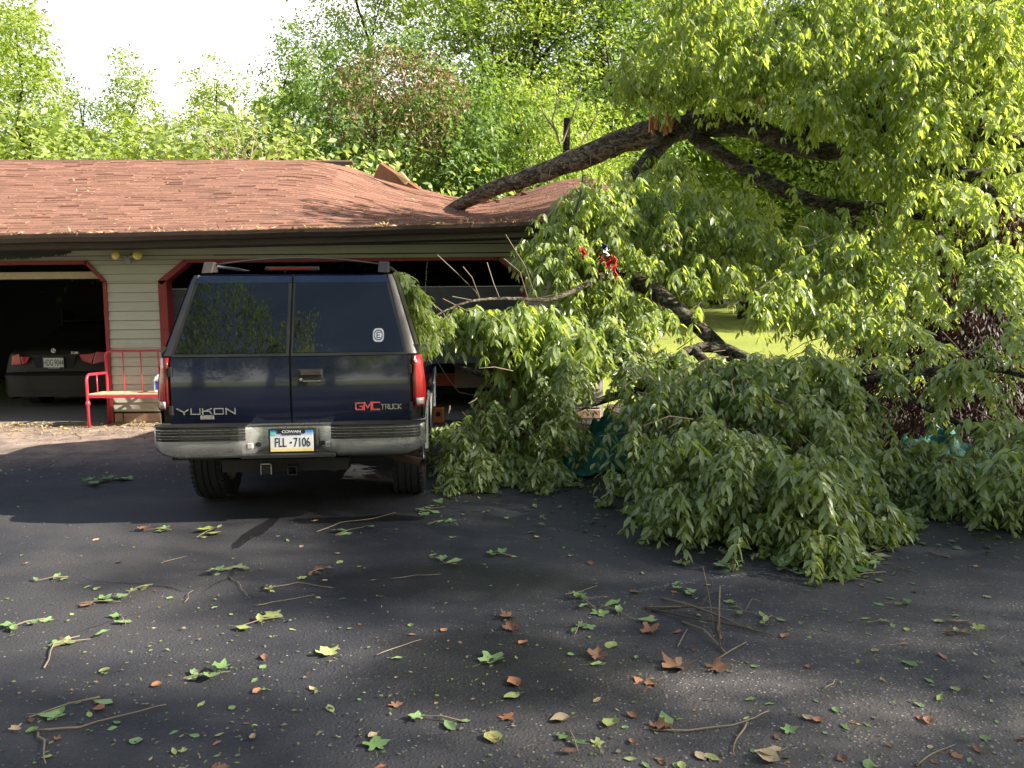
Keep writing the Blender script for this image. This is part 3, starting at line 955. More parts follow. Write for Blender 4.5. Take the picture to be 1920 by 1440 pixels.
mb = MB(); mb.tube([(x, .60 , 1.905 + .055 * (1 - (x / .66) ** 2)) for x in np.linspace(-.66, .66, 15)],   .0065, 8); mb.build('rack_crossbar', M_pil, suv, smooth=True)
# bumper
def yf(x):
    a = abs(x)
    return float(np.interp(a, [0, .19, .20, .33, .37, .75, .90, .955, .975], [.085, .085, .085, .01, 0, .004, .03, .08, .16]))
xs = sorted(set(list(np.linspace(-.975, .975, 31)) + [-.20, .20, -.33, .33, -.37, .37, -.955, .955, -.9, .9]))
mb = MB()
prof = [(.735, .17), (.735, .03), (.728, .004), (.69, 0), (.60, 0), (.545, .006), (.515, .03), (.505, .075), (.505, .14)]
rows = []
for x in xs:
    a = abs(x); lift = .06 * max(0, (a - .8) / .175) ** 1.6
    rows.append([(x, max(yf(x) + dy, yf(x)), z + (lift if z < .6 else 0)) for z, dy in prof])
mb.slab(rows, (0, .012, -.004)); bump = mb.build('bumper', M_chr, suv, smooth=True)
bump.modifiers.new('e', 'EDGE_SPLIT').split_angle = math.radians(50)
mb = MB()
ribs_x = [np.linspace(-.975, -.30, 16), np.linspace(.30, .975, 16)]
for xs_ in ribs_x:
    mb = MB()
    for k in range(5):
        z0 = .638 + k * .0205
        rows = [[(x, yf(x) - .010 - (.004 if k % 2 else 0), z) for x in xs_] for z in (z0, z0 + .014)]
        rows = [[(x, y + .006, z0 - .001) for x, y, z in rows[0]]] + rows + [[(x, y + .006, z0 + .0165) for x, y, z in rows[1]]]
        mb.grid(rows)
    mb.slab([[(x, yf(x) - .002, .742 - (.002 if a_ else 0)) for x in xs_] if a_ == 0 else [(x, .19, .742) for x in xs_] for a_ in (0, 1)], (0, 0, -.006))
    mb.slab([[(x, yf(x) - .012, z) for x in xs_] for z in (.738, .742)], (0, .02, 0))
    mb.build('bumper_pad', M_blk, suv, smooth=False)
mb = MB(); mb.box(-.29, .29, .05, .20, .728, .733); mb.box(-.33, .33, -.025, .07, .512, .536); mb.build('step_pad', M_blk, suv, bevel=.006)
for s_, dz in ((-1, 0), (1, 0)):
    mb = MB(); mb.box(s_ * .275 - .018, s_ * .275 + .018, .022, .06, .575, .612); o = mb.build('plate_lamp', M_clear if s_ < 0 else M_chr, bump, bevel=.004)
    mb = MB(); mb.tube([(s_ * .222, .05, .60), (s_ * .222, .078, .60)], .018, 12); mb.build('bolt_hole', M_blk, bump)
# licence plate
pl = empty('licence_plate'); pl.parent = suv
pc = SL(548, 826, .06)
mb = MB(); w_, h_ = .1525, .0765
mb.box(pc.x - w_ - .012, pc.x + w_ + .012, .048, .062, pc.z - h_ - .006, pc.z + h_ + .010); mb.build('plate_frame', M_blk, pl, bevel=.003)
t = NT('blue_to_white_plate')
s3 = t.n.new('ShaderNodeSeparateXYZ'); t.l.new(t.tc(), s3.inputs[0])
zc = pc.z
c = t.mix(t.rng(s3.outputs['Z'], zc + .030, zc + .070), (.60, .60, .60), (.03, .16, .42))
c = t.mix(t.rng(s3.outputs['Z'], zc - .045, zc - .060), c, (.66, .54, .20))
t.set(col=c, rough=.4); M_plate = t.m
mb = MB(); mb.box(pc.x - w_, pc.x + w_, .040, .047, pc.z - h_, pc.z + h_); mb.build('plate_face', M_plate, pl, bevel=.002)
def put_text(txt, size, sx, x, y, z, mat, parent, name='plate_lettering', shear=0, yaw=0):
    me = text_mesh(txt, size, sx, .0008, shear)
    o = link(name, me, parent, mat)
    o.location = (x, y, z); o.rotation_euler = (math.radians(90), 0, yaw)
    return o
put_text('FLL', .094, .62, pc.x - .078, .0385, pc.z - .040, M_ink, pl)
mb = MB(); mb.box(pc.x - .010, pc.x + .002, .0375, .041, pc.z - .016, pc.z - .004); mb.build('plate_dot', M_ink, pl)
put_text('7106', .094, .64, pc.x + .074, .0385, pc.z - .040, M_ink, pl)
put_text('COWAN', .026, 1.3, pc.x, .0360, pc.z + .060, M_ltr, pl)
mb = MB(); mb.box(pc.x - .098, pc.x + .098, .037, .0405, pc.z + .057, pc.z + .0865); mb.build('frame_banner', M_blk, pl)
put_text('PENNSYLVANIA', .017, 1.15, pc.x, .0385, pc.z + .043, M_ink, pl)
mb = MB(); mb.box(pc.x - w_ + .004, pc.x - w_ + .038, .038, .0405, pc.z + .044, pc.z + .064); mb.build('plate_sticker', plain('mint_sticker', (.10, .50, .32), .5), pl)
# under the bumper
mb = MB(); mb.tube([(-.62, .5, .40), (.62, .5, .40)], .035, 12); mb.box(-.52, .40, .18, .30, .375, .47); mb.build('hitch_beam', M_under, suv, bevel=.006)
mb = MB()
for (x0, x1, z0, z1) in ((-.035, -.027, .36, .43), (.027, .035, .36, .43), (-.027, .027, .36, .368), (-.027, .027, .422, .43)): mb.box(x0, x1, .10, .30, z0, z1)
mb.build('hitch_receiver', M_under, suv)
mb = MB(); mb.box(-.215, -.155, .10, .20, .375, .44); c1 = mb.build('trailer_connector', M_blk, suv, bevel=.006)
mb = MB(); mb.box(-.225, -.218, .098, .11, .37, .45); mb.box(-.152, -.145, .098, .11, .37, .45); mb.box(-.225, -.145, .098, .11, .443, .45); mb.build('connector_bracket', M_chr, suv)
mb = MB(); mb.tube([(.25, 1.0, .40), (.25, .45, .40), (.35, .38, .39)], [.09, .09, .04], 16); mb.build('muffler', M_chr, suv, smooth=True)
mb = MB()
e0, e1 = SL(748, 858, .30), SL(793, 868, .12)
a_ = (e1 - e0).normalized()
mb.tube([e0 + Vector((-.25, .3, .05)), e0, e1], .034, 16, caps=False); mb.tube([e1, e0], .029, 16, caps=False); mb.build('exhaust_pipe', M_rust, suv, smooth=True)
# wheels
for s_ in (-1, 1):
    for yc in (1.06, 3.86):
        wh = empty('wheel'); wh.parent = suv; wh.location = (s_ * .80, yc, .372)
        tp = [(.235, -.118), (.31, -.130), (.345, -.125), (.366, -.105), (.371, -.09), (.362, -.088), (.362, -.078), (.372, -.076), (.373, -.03), (.363, -.028), (.363, -.018), (.373, -.016), (.373, .016), (.363, .018), (.363, .028), (.373, .03), (.372, .076), (.362, .078), (.362, .088), (.371, .09), (.366, .105), (.345, .125), (.31, .130), (.235, .118)]
        mb = MB(); mb.lathe(tp, 48); ty = mb.build('tyre', M_rub, wh); sharp(ty)
        mb = MB()
        for k in range(48):
            a = 2 * math.pi * k / 48
            for (h0_, h1_) in ((-.122, -.095), (.095, .122)):
                r = .365
                mb.box(h0_, h1_, -.010, .010, r - .016, r + .005, Matrix.Rotation(a, 4, 'X'))
        mb.build('tread_block', M_rub, ty, kind='stuff')
        mb = MB(); mb.lathe([(.0, s_ * .05), (.07, s_ * .055), (.09, s_ * .03), (.19, s_ * .02), (.215, s_ * .09), (.238, s_ * .115), (.238, -s_ * .11), (.2, -s_ * .09), (.0, -s_ * .02)], 36); sharp(mb.build('rim', M_chr, wh))
# badges
Y_ = [[(0, 1), (.5, .45), (.5, 0)], [(.5, .45), (1, 1)]]
U_ = [[(0, 1), (0, 0), (1, 0), (1, 1)]]
K_ = [[(0, 0), (0, 1)], [(1, 1), (0, .45)], [(.25, .55), (.75, .55), (1, 0)]]
O_ = [[(0, 0), (1, 0), (1, 1), (0, 1), (0, 0)]]
N_ = [[(0, 0), (0, 1), (1, 0), (1, 1)]]
Y_ = [[(-.25, 1), (.5, .35), (.5, 0)], [(.5, .35), (1.15, 1)]]
d0 = [o for o in bpy.data.objects if o.name.startswith('cargo_door')][0]
e0, e1 = SL(338, 775, .2), SL(443, 764, .2)
Wt = e1.x - e0.x; gp_ = Wt * .05; gw = (Wt - 4 * gp_) / 5
mb = MB(); total = 0
x = e0.x
for g in (Y_, U_, K_, O_, N_):
    sub, _ = stroke_text([g], gw, .040, 0, .0075, .004)
    yb = yr(x + gw / 2, .8) - .019
    m3 = MB(); m3.v = [v + Vector((x, yb, e1.z - .042)) for v in sub.v]; m3.f = sub.f
    m3.build('badge_letter', M_badge, d0)
    x += gw + gp_
b0, b1 = SL(378, 778, .2), SL(404, 785, .2)
mb = MB(); mb.box(b0.x, b1.x, yr(b0.x, .8) - .026, yr(b0.x, .8) - .012, b1.z, b0.z); mb.build('small_badge', M_badge, d0)
e0, e1 = SL(668, 768, .18), SL(714, 754, .18)
d1 = d
G_ = [[(1, .95), (0, .95), (0, .05), (1, .05), (1, .48), (.6, .48)]]; Mm = [[(0, 0), (0, 1), (.5, .3), (1, 1), (1, 0)]]; C_ = [[(1, 1), (0, 1), (0, 0), (1, 0)]]
T_ = [[(0, 1), (1, 1)], [(.5, 1), (.5, 0)]]; R_ = [[(0, 0), (0, 1), (1, 1), (1, .5), (0, .5)], [(.5, .5), (1, 0)]]; Kk = [[(0, 0), (0, 1)], [(1, 1), (0, .45), (1, 0)]]
x = e0.x; hh = e1.z - e0.z; gw = (e1.x - e0.x) / 3 * .84
for g in (G_, Mm, C_):
    for mat, th, dp in ((M_badge, .0095, .003), (M_badge_red, .0062, .0045)):
        sub, _ = stroke_text([g], gw, hh, 0, th, dp)
        m3 = MB(); m3.v = [v + Vector((x, yr(x, .85) - .019, e0.z)) for v in sub.v]; m3.f = sub.f; m3.build('badge_letter', mat, d1)
    x += (e1.x - e0.x) / 3
f0, f1 = SL(713, 766, .2), SL(752, 757, .2)
x = f0.x + .01; hh = f1.z - f0.z; st = (f1.x - f0.x) / 5; gw = st * .72
for g in (T_, R_, U_, C_, Kk):
    sub, _ = stroke_text([g], gw, hh, 0, .005, .003)
    m3 = MB(); m3.v = [v + Vector((x, yr(x, .85) - .019, f0.z)) for v in sub.v]; m3.f = sub.f; m3.build('badge_letter', M_badge, d1)
    x += st
# oval window sticker with the letter E
sc_ = SL(710, 628, .25)
st_ = empty('window_sticker'); st_.parent = suv
def ygl(x, z): return yr(x, z) - .016
r0x, r0z = .040, .050
def ovl(k, n=28):
    return [(sc_.x + r0x * k * math.copysign(abs(math.cos(a)) ** .7, math.cos(a)), sc_.z + r0z * k * math.copysign(abs(math.sin(a)) ** .7, math.sin(a))) for a in [2 * math.pi * i / n for i in range(n)]]
def on_glass(mb2):
    for i, v in enumerate(mb2.v): mb2.v[i] = Vector((v.x, v.y + ygl(v.x, v.z), v.z))
    return mb2
mb = MB(); mb.prism(ovl(1), 0, -.0008); on_glass(mb).build('sticker_ground', M_white, st_)
mb = MB(); mb.prism(ovl(.74), -.0010, -.0014); on_glass(mb).build('sticker_center', M_ink, st_)
mb = MB(); mb.prism(ovl(.58), -.0016, -.0020); on_glass(mb).build('sticker_field', M_white, st_)
E_ = [[(1, 1), (.1, 1), (.1, 0), (1, 0)], [(.1, .5), (.85, .5)]]
sub, _ = stroke_text([E_], .026, .036, 0, .008, .0006)
m3 = MB(); m3.v = [v + Vector((sc_.x - .013, -.0022, sc_.z - .018)) for v in sub.v]; m3.f = sub.f; on_glass(m3).build('sticker_letter', M_ink, st_)
mb = MB()
for k in range(26):
    a = 2 * math.pi * k / 26
    mb.box(-.0018, .0018, -.0021, -.0016, -.004, .004, Matrix.Translation((sc_.x + r0x * .87 * math.cos(a), 0, sc_.z + r0z * .87 * math.sin(a))) @ Matrix.Rotation(-a + 1.57, 4, 'Y'))
on_glass(mb).build('sticker_marks', M_ink, st_)

# ================================================================ SEDAN IN THE LEFT BAY
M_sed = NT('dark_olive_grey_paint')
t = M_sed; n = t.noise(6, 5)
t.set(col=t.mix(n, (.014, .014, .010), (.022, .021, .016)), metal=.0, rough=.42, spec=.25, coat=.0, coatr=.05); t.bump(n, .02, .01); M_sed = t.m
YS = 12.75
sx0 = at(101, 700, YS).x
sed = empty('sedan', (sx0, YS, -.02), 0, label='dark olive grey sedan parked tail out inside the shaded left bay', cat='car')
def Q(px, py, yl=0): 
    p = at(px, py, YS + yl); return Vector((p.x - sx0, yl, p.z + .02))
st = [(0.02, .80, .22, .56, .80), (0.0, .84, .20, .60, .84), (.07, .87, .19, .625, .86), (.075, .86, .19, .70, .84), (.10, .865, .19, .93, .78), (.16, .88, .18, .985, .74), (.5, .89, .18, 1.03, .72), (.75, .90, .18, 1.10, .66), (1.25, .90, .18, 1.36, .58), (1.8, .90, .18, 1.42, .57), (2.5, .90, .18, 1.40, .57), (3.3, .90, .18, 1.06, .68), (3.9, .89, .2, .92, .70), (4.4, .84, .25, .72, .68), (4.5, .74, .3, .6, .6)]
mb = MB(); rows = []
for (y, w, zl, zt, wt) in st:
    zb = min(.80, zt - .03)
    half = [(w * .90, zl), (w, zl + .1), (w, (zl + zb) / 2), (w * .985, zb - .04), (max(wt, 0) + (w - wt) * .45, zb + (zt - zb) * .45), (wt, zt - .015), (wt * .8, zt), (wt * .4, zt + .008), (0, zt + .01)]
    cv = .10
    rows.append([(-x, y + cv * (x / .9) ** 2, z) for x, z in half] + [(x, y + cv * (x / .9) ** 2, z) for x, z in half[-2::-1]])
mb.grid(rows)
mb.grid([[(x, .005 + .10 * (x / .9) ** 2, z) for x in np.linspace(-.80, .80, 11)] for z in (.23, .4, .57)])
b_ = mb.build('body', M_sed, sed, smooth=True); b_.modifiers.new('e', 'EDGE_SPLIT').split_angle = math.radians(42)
def on_rear(x): return .10 * (x / .9) ** 2
# boot lid recess with plate
def rear_patch(name, pts, yoff, mat, th=.006, parent=None):
    rows = [[(x, on_rear(x) + yoff, z) for x, z in r] for r in pts]
    mb = MB(); mb.slab(rows, (0, th, 0)); return mb.build(name, mat, parent or sed, smooth=False)
r0, r1, r2, r3 = Q(54, 668), Q(139, 667), Q(132, 690), Q(62, 690)
def quadrows(a, b, c, d_, n=7, m=3):
    return [[tuple((Vector(a).lerp(Vector(b), i / n)).lerp(Vector(d_).lerp(Vector(c), i / n), j / m)) for i in range(n + 1)] for j in range(m + 1)]
def zx(v): return (v.x, v.z)
rear_patch('boot_recess', quadrows(zx(r0), zx(r1), zx(r2), zx(r3)), .062, M_dark)
rear_patch('boot_lid_edge', quadrows(zx(Q(52, 666.5)), zx(Q(141, 665.5)), zx(Q(141, 668)), zx(Q(52, 669))), .050, M_sed, .01)
q0, q1 = Q(79, 672), Q(118, 688)
spl = empty('licence_plate'); spl.parent = sed
mb = MB(); mb.box(q0.x - .006, q1.x + .006, .03, .05, q1.z - .022, q0.z + .022); mb.build('plate_frame', M_blk, spl)
mb = MB(); mb.box(q0.x, q1.x, .024, .032, q1.z - .004, q0.z + .004); mb.build('plate_face', plain('plate_white', (.62, .62, .58), .5, bump=.01, var=.08), spl)
cx = (q0.x + q1.x) / 2; hh = q0.z - q1.z
put_text('HDG\u00b79044', hh * 1.05, .49, cx, .022, q1.z + hh * .13, M_ink, spl)
put_text('COLLEGE', .030, 1.5, cx, .0265, q1.z - .024, M_ltr, spl)
put_text('328i', .055, 1.35, Q(136, 661).x, .055 , Q(136, 664).z, M_badge, sed, 'badge_letter')
bc = Q(96, 658)
bd = empty('round_badge'); bd.parent = sed; bd.location = (bc.x, .07, bc.z)
mb = MB(); mb.tube([(0, 0, 0), (0, -.012, 0)], .036, 24); mb.build('badge_ring', M_badge, bd)
mb = MB(); mb.tube([(0, -.0125, 0), (0, -.0145, 0)], .028, 24); mb.build('badge_disc', M_ink, bd)
mb = MB(); mb.prism([(0, 0), (.024, 0), (.017, .017), (0, .024)], -.015, -.0165); mb.prism([(0, 0), (-.024, 0), (-.017, -.017), (0, -.024)], -.015, -.0165); mb.build('badge_quarter', M_white, bd)
# rear lamps
def lamp(P4, mirror=False):
    tl = empty('tail_light'); tl.parent = sed
    for name, quad, mat in P4:
        rows = quadrows(*[zx(Q(*q)) for q in quad], 5, 4)
        mb = MB(); mb.slab([[(x, on_rear(x) + .045, z) for x, z in r] for r in rows], (0, .05, 0)); mb.build(name, mat, tl, bevel=.006)
lamp([('inner_lens', ((144, 665), (172, 663), (166, 683), (150, 677)), M_red), ('outer_lens', ((174, 660), (192, 661), (194, 678), (168, 684)), M_red)])
lamp([('outer_lens', ((14, 668), (29, 664), (34, 684), (12, 686)), M_red), ('inner_lens', ((31, 669), (50, 670), (44, 682), (35, 684)), M_red)])
mb = MB(); mb.slab([[(x, on_rear(x) - .012, z) for x in np.linspace(-.82, .82, 9)] for z in (.535, .55)], (0, .02, 0)); mb.slab([[(x, on_rear(x) - .006, z) for x in np.linspace(-.78, .78, 9)] for z in (.325, .335)], (0, .02, 0)); mb.build('bumper_crease', M_sed, sed)
mb = MB(); mb.slab([[(x, on_rear(x) + .9 + (z - 1.08) * 1.5, z) for x in np.linspace(-.6, .6, 7)] for z in (1.13, 1.34)], (0, .01, 0)); mb.build('rear_window', M_glass, sed)
for s_ in (-1, 1):
    for yc in (.95, 3.7):
        mb = MB(); mb.lathe([(.0, -.05), (.2, -.06), (.22, -.1), (.31, -.1), (.315, 0), (.31, .1), (.22, .1), (.2, .06), (0, .05)], 28, Matrix.Translation((s_ * .78, yc, .32))); mb.build('wheel', M_rub, sed)

# ================================================================ BENCH
M_bred = plain('red_bench_enamel', (.48, .028, .05), .35, nscale=25, var=.25, bump=.05, coat=.3)
YB, YF = 11.08, 10.72
bench = empty('bench', (at(167, 795, YF).x, YF, 0), label='red tubular metal bench with a wooden seat against the tan pillar', cat='bench')
bo = bench.location.copy()
def B(px, py, Y): return at(px, py, Y) - bo
x0b = B(200, 700, YB).x; zt = B(240, 658, YB).z; x1b = B(330, 658, YB).x
zs = B(230, 741, YF).z
mb = MB(); mb.tube([(x0b, YB - YF, 0), (x0b, YB - YF, zt - .06), (x0b + .018, YB - YF, zt - .02), (x0b + .06, YB - YF, zt), (x1b - .05, YB - YF, zt), (x1b - .01, YB - YF, zt - .02), (x1b, YB - YF, zt - .06), (x1b, YB - YF, 0)], .019, 10); mb.build('back_frame', M_bred, bench, smooth=True)
for px in (232, 265, 298):
    x = B(px, 700, YB).x
    mb = MB(); mb.tube([(x, YB - YF, zs), (x, YB - YF, zt)], .0085, 8); mb.build('back_rod', M_bred, bench, smooth=True)
    mb = MB(); mb.lathe([(0, -.02), (.016, -.014), (.024, 0), (.016, .014), (0, .02)], 10, Matrix.Translation((x, YB - YF, zt))); mb.build('rod_collar', M_bred, bench, smooth=True)
za = B(185, 703, YF).z
for xx in (0, x1b - .0):
    mb = MB(); mb.tube([(xx, 0, 0), (xx, 0, za - .06), (xx + .0, .02, za - .02), (xx + .0, .06, za), (x0b if xx == 0 else xx, YB - YF, za)], .020, 10); mb.build('arm_and_leg', M_bred, bench, smooth=True)
    mb = MB(); mb.tube([(xx + (x0b * .5 if xx == 0 else 0), (YB - YF) * .5, zs), (xx + (x0b * .5 if xx == 0 else 0), (YB - YF) * .5, za)], .009, 8); mb.build('arm_rod', M_bred, bench, smooth=True)
    mb = MB(); mb.lathe([(0, -.04), (.028, -.03), (.030, 0), (.028, .03), (0, .04)], 10, Matrix.Translation((xx, 0, .33)) @ Matrix.Rotation(math.pi / 2, 4, 'Y')); mb.build('leg_collar', M_bred, bench, smooth=True)
mb = MB(); mb.box(-.01, x1b + .02, -.012, .012, zs - .035, zs); mb.box(x0b, x1b, YB - YF - .012, YB - YF + .012, zs - .035, zs); mb.build('seat_rail', M_bred, bench)
M_seat = plain('bare_seat_wood', (.50, .36, .22), .6, nscale=14, var=.3)
for k in range(3):
    y0 = -.01 + k * .125
    mb = MB(); mb.box(0.0 + k * .01, x1b, y0, y0 + .118, zs + .001, zs + .02); mb.build('seat_board', M_seat, bench, bevel=.003)
# jug on the bench
jb = at(303, 737, 10.9)
jug = empty('jug', (jb.x, 10.88, zs + .021), label='white plastic jug with a blue label on the red bench seat', cat='jug')
mb = MB(); mb.prism([(-.075, 0), (.075, 0), (.075, .17), (.05, .215), (.02, .245), (-.02, .245), (-.055, .215), (-.075, .17)], -.05, .05); mb.build('jug_body', plain('white_plastic', (.72, .74, .76), .35, bump=.02, var=.05), jug, bevel=.012)
mb = MB(); mb.box(-.045, .055, -.0525, -.0505, .04, .15); mb.build('jug_label', plain('blue_label', (.02, .06, .5), .5, bump=.0), jug)
mb = MB(); mb.tube([(0, 0, .243), (0, 0, .27)], .02, 12); mb.build('jug_cap', plain('blue_cap', (.03, .08, .4), .5, bump=.0), jug)

# ================================================================ FLOODLIGHT, SAW
fb = at(243, 487, YW - .02)
fl = empty('floodlight', (fb.x, YW - .02, fb.z), label='twin amber floodlight with sensor box above the pillar', cat='light')
M_amber = plain('amber_bulb', (.80, .62, .14), .2, nscale=20, var=.3, coat=.6)
M_grey = plain('grey_fixture', (.30, .30, .28), .6)
mb = MB(); mb.box(-.035, .035, -.06, -.02, -.05, .03); mb.build('sensor_box', M_grey, fl, bevel=.006)
mb = MB(); mb.tube([(0, 0, .035), (0, -.045, .035)], .05, 16); mb.build('mount_plate', M_grey, fl)
for (px, py, dxx) in ((219, 480, -.25), (257, 480, .12)):
    h = at(px, py, YW - .16) - Vector((fb.x, YW - .02, fb.z))
    hd = empty('lamp_head'); hd.parent = fl
    mb = MB(); mb.tube([(0, -.04, .035), (h.x * .5, -.07, h.z + .005), (h.x * .9, -.06, h.z)], .016, 8); mb.build('lamp_arm', M_grey, hd, smooth=True)
    mb = MB(); Mx = Matrix.Translation((h.x, -.08, h.z)) @ Matrix.Rotation(math.radians(90), 4, 'Z') @ Matrix.Rotation(dxx, 4, 'Z') @ Matrix.Rotation(math.radians(12), 4, 'Y')
    mb.lathe([(0, .05), (.03, .045), (.04, .0), (.066, -.05), (.067, -.065)], 20, Mx); mb.build('bulb_shell', M_grey, hd, smooth=True)
    mb = MB(); mb.lathe([(.066, -.06), (.06, -.078), (.035, -.09), (0, -.094)], 20, Mx); mb.build('bulb_lens', M_amber, hd, smooth=True)
s0, s1 = at(-70, 463, YW - .04), at(134, 463, YW - .04)
zt_ = at(60, 463, YW - .04).z; zb_ = at(60, 482, YW - .04).z
poly = [(s1.x, zt_), (s0.x - 1.0, zt_ - .0)]
nT = 70
low = []
for k in range(nT + 1):
    u = k / nT; x = (s0.x - 1.0) + (s1.x - .06 - s0.x + 1.0) * u
    depth = .155 - .06 * abs(2 * u - 1) ** 3
    low.append((x, zt_ - depth)); low.append((x + .012, zt_ - depth - (.022 if k % 5 else 0)))
poly = [(s0.x - 1.0, zt_)] + low + [(s1.x, zt_ - .085), (s1.x, zt_)]
mb = MB(); mb.prism([(a - s1.x, b - zt_) for a, b in poly], -.003, .003)
saw = mb.build('crosscut_saw', plain('old_saw_steel', (.035, .045, .038), .5, metal=.5, nscale=12, var=.4)); saw.location = (s1.x, YW - .05, zt_)
tag(saw, 'long dark toothed crosscut saw hung on the siding under the eave', 'saw')

# ================================================================ CLUTTER INSIDE THE BAYS
def simple(name, mb, mat, label, cat, loc=(0, 0, 0), **k):
    o = mb.build(name, mat, **k); o.location = loc; return tag(o, label, cat)
p = at(45, 640, 11.9)
mb = MB(); mb.box(-.05, .05, -.02, .02, -.1, 1.25, Matrix.Rotation(math.radians(-24), 4, 'Y')); simple('leaning_plank', mb, plain('grey_plank', (.10, .10, .09), .8), 'grey plank leaning in the dark beside the sedan', 'plank', (at(20, 770, 12.3).x - .3, 12.3, .16))
mb = MB()
for k in range(3): mb.box(-.45, .45, -.2, .2, .45 + k * .45, .48 + k * .45)
for x in (-.44, .42): mb.box(x, x + .03, -.2, .2, 0, 1.6)
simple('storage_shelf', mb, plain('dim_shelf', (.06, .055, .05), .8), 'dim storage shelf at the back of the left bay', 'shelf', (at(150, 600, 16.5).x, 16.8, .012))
p = at(848, 715, 12.6)
mb = MB(); mb.prism([(-.62, 0), (.3, 0), (.22, -.18), (-.40, -.18)], -.25, .25)
wb = empty('wheelbarrow', (p.x + .1, 12.7, at(848, 700, 12.6).z), label='orange red wheelbarrow tray glimpsed under the open door', cat='wheelbarrow')
o = mb.build('tray', plain('orange_tray', (.40, .06, .02), .5), wb)
mb = MB(); mb.tube([(-.64, -.26, .008), (.32, -.26, .008)], .013, 8); mb.build('tray_rim', M_wood, wb)
mb = MB(); mb.build('unused', M_dark, wb) if 0 else None
for xx in (-.3, .2):
    mb = MB(); mb.tube([(xx, .2, -.18), (xx, .2, -.5)], .02, 6); mb.build('leg', M_dark, wb)
mb = MB(); mb.box(-.42, .42, -.02, .02, 0, .42); ca = simple('crate_panel', mb, plain('brown_board', (.16, .12, .08), .8, nscale=6), 'brown board standing just inside the gap under the door', 'board', (at(905, 700, 11.9).x, 11.95, at(905, 727, 11.9).z), bevel=.004)
p = gnd(833, 775)
mb = MB(); mb.box(-.07, .07, -.09, .09, 0, .20)
lt = empty('work_lantern', (p.x, 11.0, 0.0), label='small orange square lantern on the ground by the front wheel', cat='lantern')
mb.build('lantern_case', plain('orange_plastic', (.45, .13, .03), .5), lt, bevel=.01)
mb = MB(); mb.tube([(0, -.092, .12), (0, -.098, .12)], .035, 14); mb.build('lantern_lens', M_dark, lt)
# ================================================================ TREES BEHIND, BESIDE AND BEHIND THE CAMERA
M_bark = bark_mat('grey_bark', (.035, .028, .022), (.12, .10, .08))
M_lf_a = leaf_mat('bright_leaf', (.085, .16, .02), (.27, .355, .05), (.24, .31, .09), (.55, .68, .08), .45)
M_lf_b = leaf_mat('deep_leaf', (.035, .085, .016), (.12, .20, .032), (.12, .19, .06), (.32, .47, .06), .4)
M_lf_c = leaf_mat('pale_leaf', (.15, .24, .045), (.32, .40, .10), (.29, .36, .15), (.6, .7, .15), .45)


def crown_mesh(name, blobs, n, size, hang=.35, seed=1, clump=.45, per=26):
    "leaf clumps spread near the surface of a set of ellipsoids, with gaps between"
    r = np.random.default_rng(seed)
    vol = np.array([b[3] * b[4] * b[5] for b in blobs]) ** (2 / 3)
    nb = max(6, n // per)
    which = r.choice(len(blobs), nb, p=vol / vol.sum())
    d = norm(r.normal(0, 1, (nb, 3)))
    rad = r.beta(3.2, 1.0, nb)[:, None]
    B = np.array([b[:3] for b in blobs])[which]; R = np.array([b[3:6] for b in blobs])[which]
    lump = 1 + .22 * np.sin(d[:, :1] * 5 + which[:, None] * 2) * np.cos(d[:, 2:] * 6 + which[:, None])
    Cc = B + d * R * rad * lump
    k = per
    off = r.normal(0, 1, (nb, k, 3)) * (clump, clump, clump * .62) * r.uniform(.55, 1.35, (nb, 1, 1))
    P = (Cc[:, None, :] + off).reshape(-1, 3)
    out = norm(np.repeat(d, k, 0) + r.normal(0, .7, (nb * k, 3)))
    D = norm(out * (1, 1, .5) + np.array([0, 0, -hang]) + r.normal(0, .35, (nb * k, 3)))
    N = norm(r.normal(0, .55, (nb * k, 3)) + np.array([0, 0, .9]) + out * .4)
    L = size * r.uniform(.6, 1.35, nb * k)
    vb = np.repeat(r.random(nb), k) * .7 + r.random(nb * k) * .3
    keep = P[:, 2] > .1
    V, T, vv = flakes(P[keep], D[keep], N[keep], L[keep], L[keep] * r.uniform(.42, .62, keep.sum()), vb[keep])
    return tri_mesh(name, V, T, vv), Cc


def skeleton(h, spread, seed, r0=.16, nl=7, base_frac=.35, lean=0):
    r = random.Random(seed)
    mb = MB()
    pts = [Vector((lean * (i / 7) ** 1.5 * h * .2 + r.uniform(-.12, .12) * i * .5, r.uniform(-.12, .12) * i * .5, h * .93 * i / 7)) for i in range(8)]
    mb.tube(pts, [r0 * (1.25 if i == 0 else 1) * (1 - i / 8.4) for i in range(8)], 8)
    for k in range(nl):
        t_ = base_frac + (1 - base_frac) * k / nl
        i = min(int(t_ * 7), 6); p = pts[i].lerp(pts[i + 1], t_ * 7 - i)
        a = r.uniform(0, 6.28); ln = spread * r.uniform(.6, 1.0) * (1 - .5 * t_ + .2)
        e = p + Vector((math.cos(a) * ln, math.sin(a) * ln, ln * r.uniform(.5, 1.1)))
        m = p.lerp(e, .5) + Vector((0, 0, ln * .12))
        rr_ = r0 * (1 - t_) * .5 + .015
        mb.tube([p, m, e], [rr_, rr_ * .6, rr_ * .25], 6)
        for q in range(3):
            e2 = m + Vector((r.uniform(-1, 1), r.uniform(-1, 1), r.uniform(.1, 1))) * ln * .5
            mb.tube([m.lerp(e, q * .25), e2], [rr_ * .4, rr_ * .12], 5)
    return mb


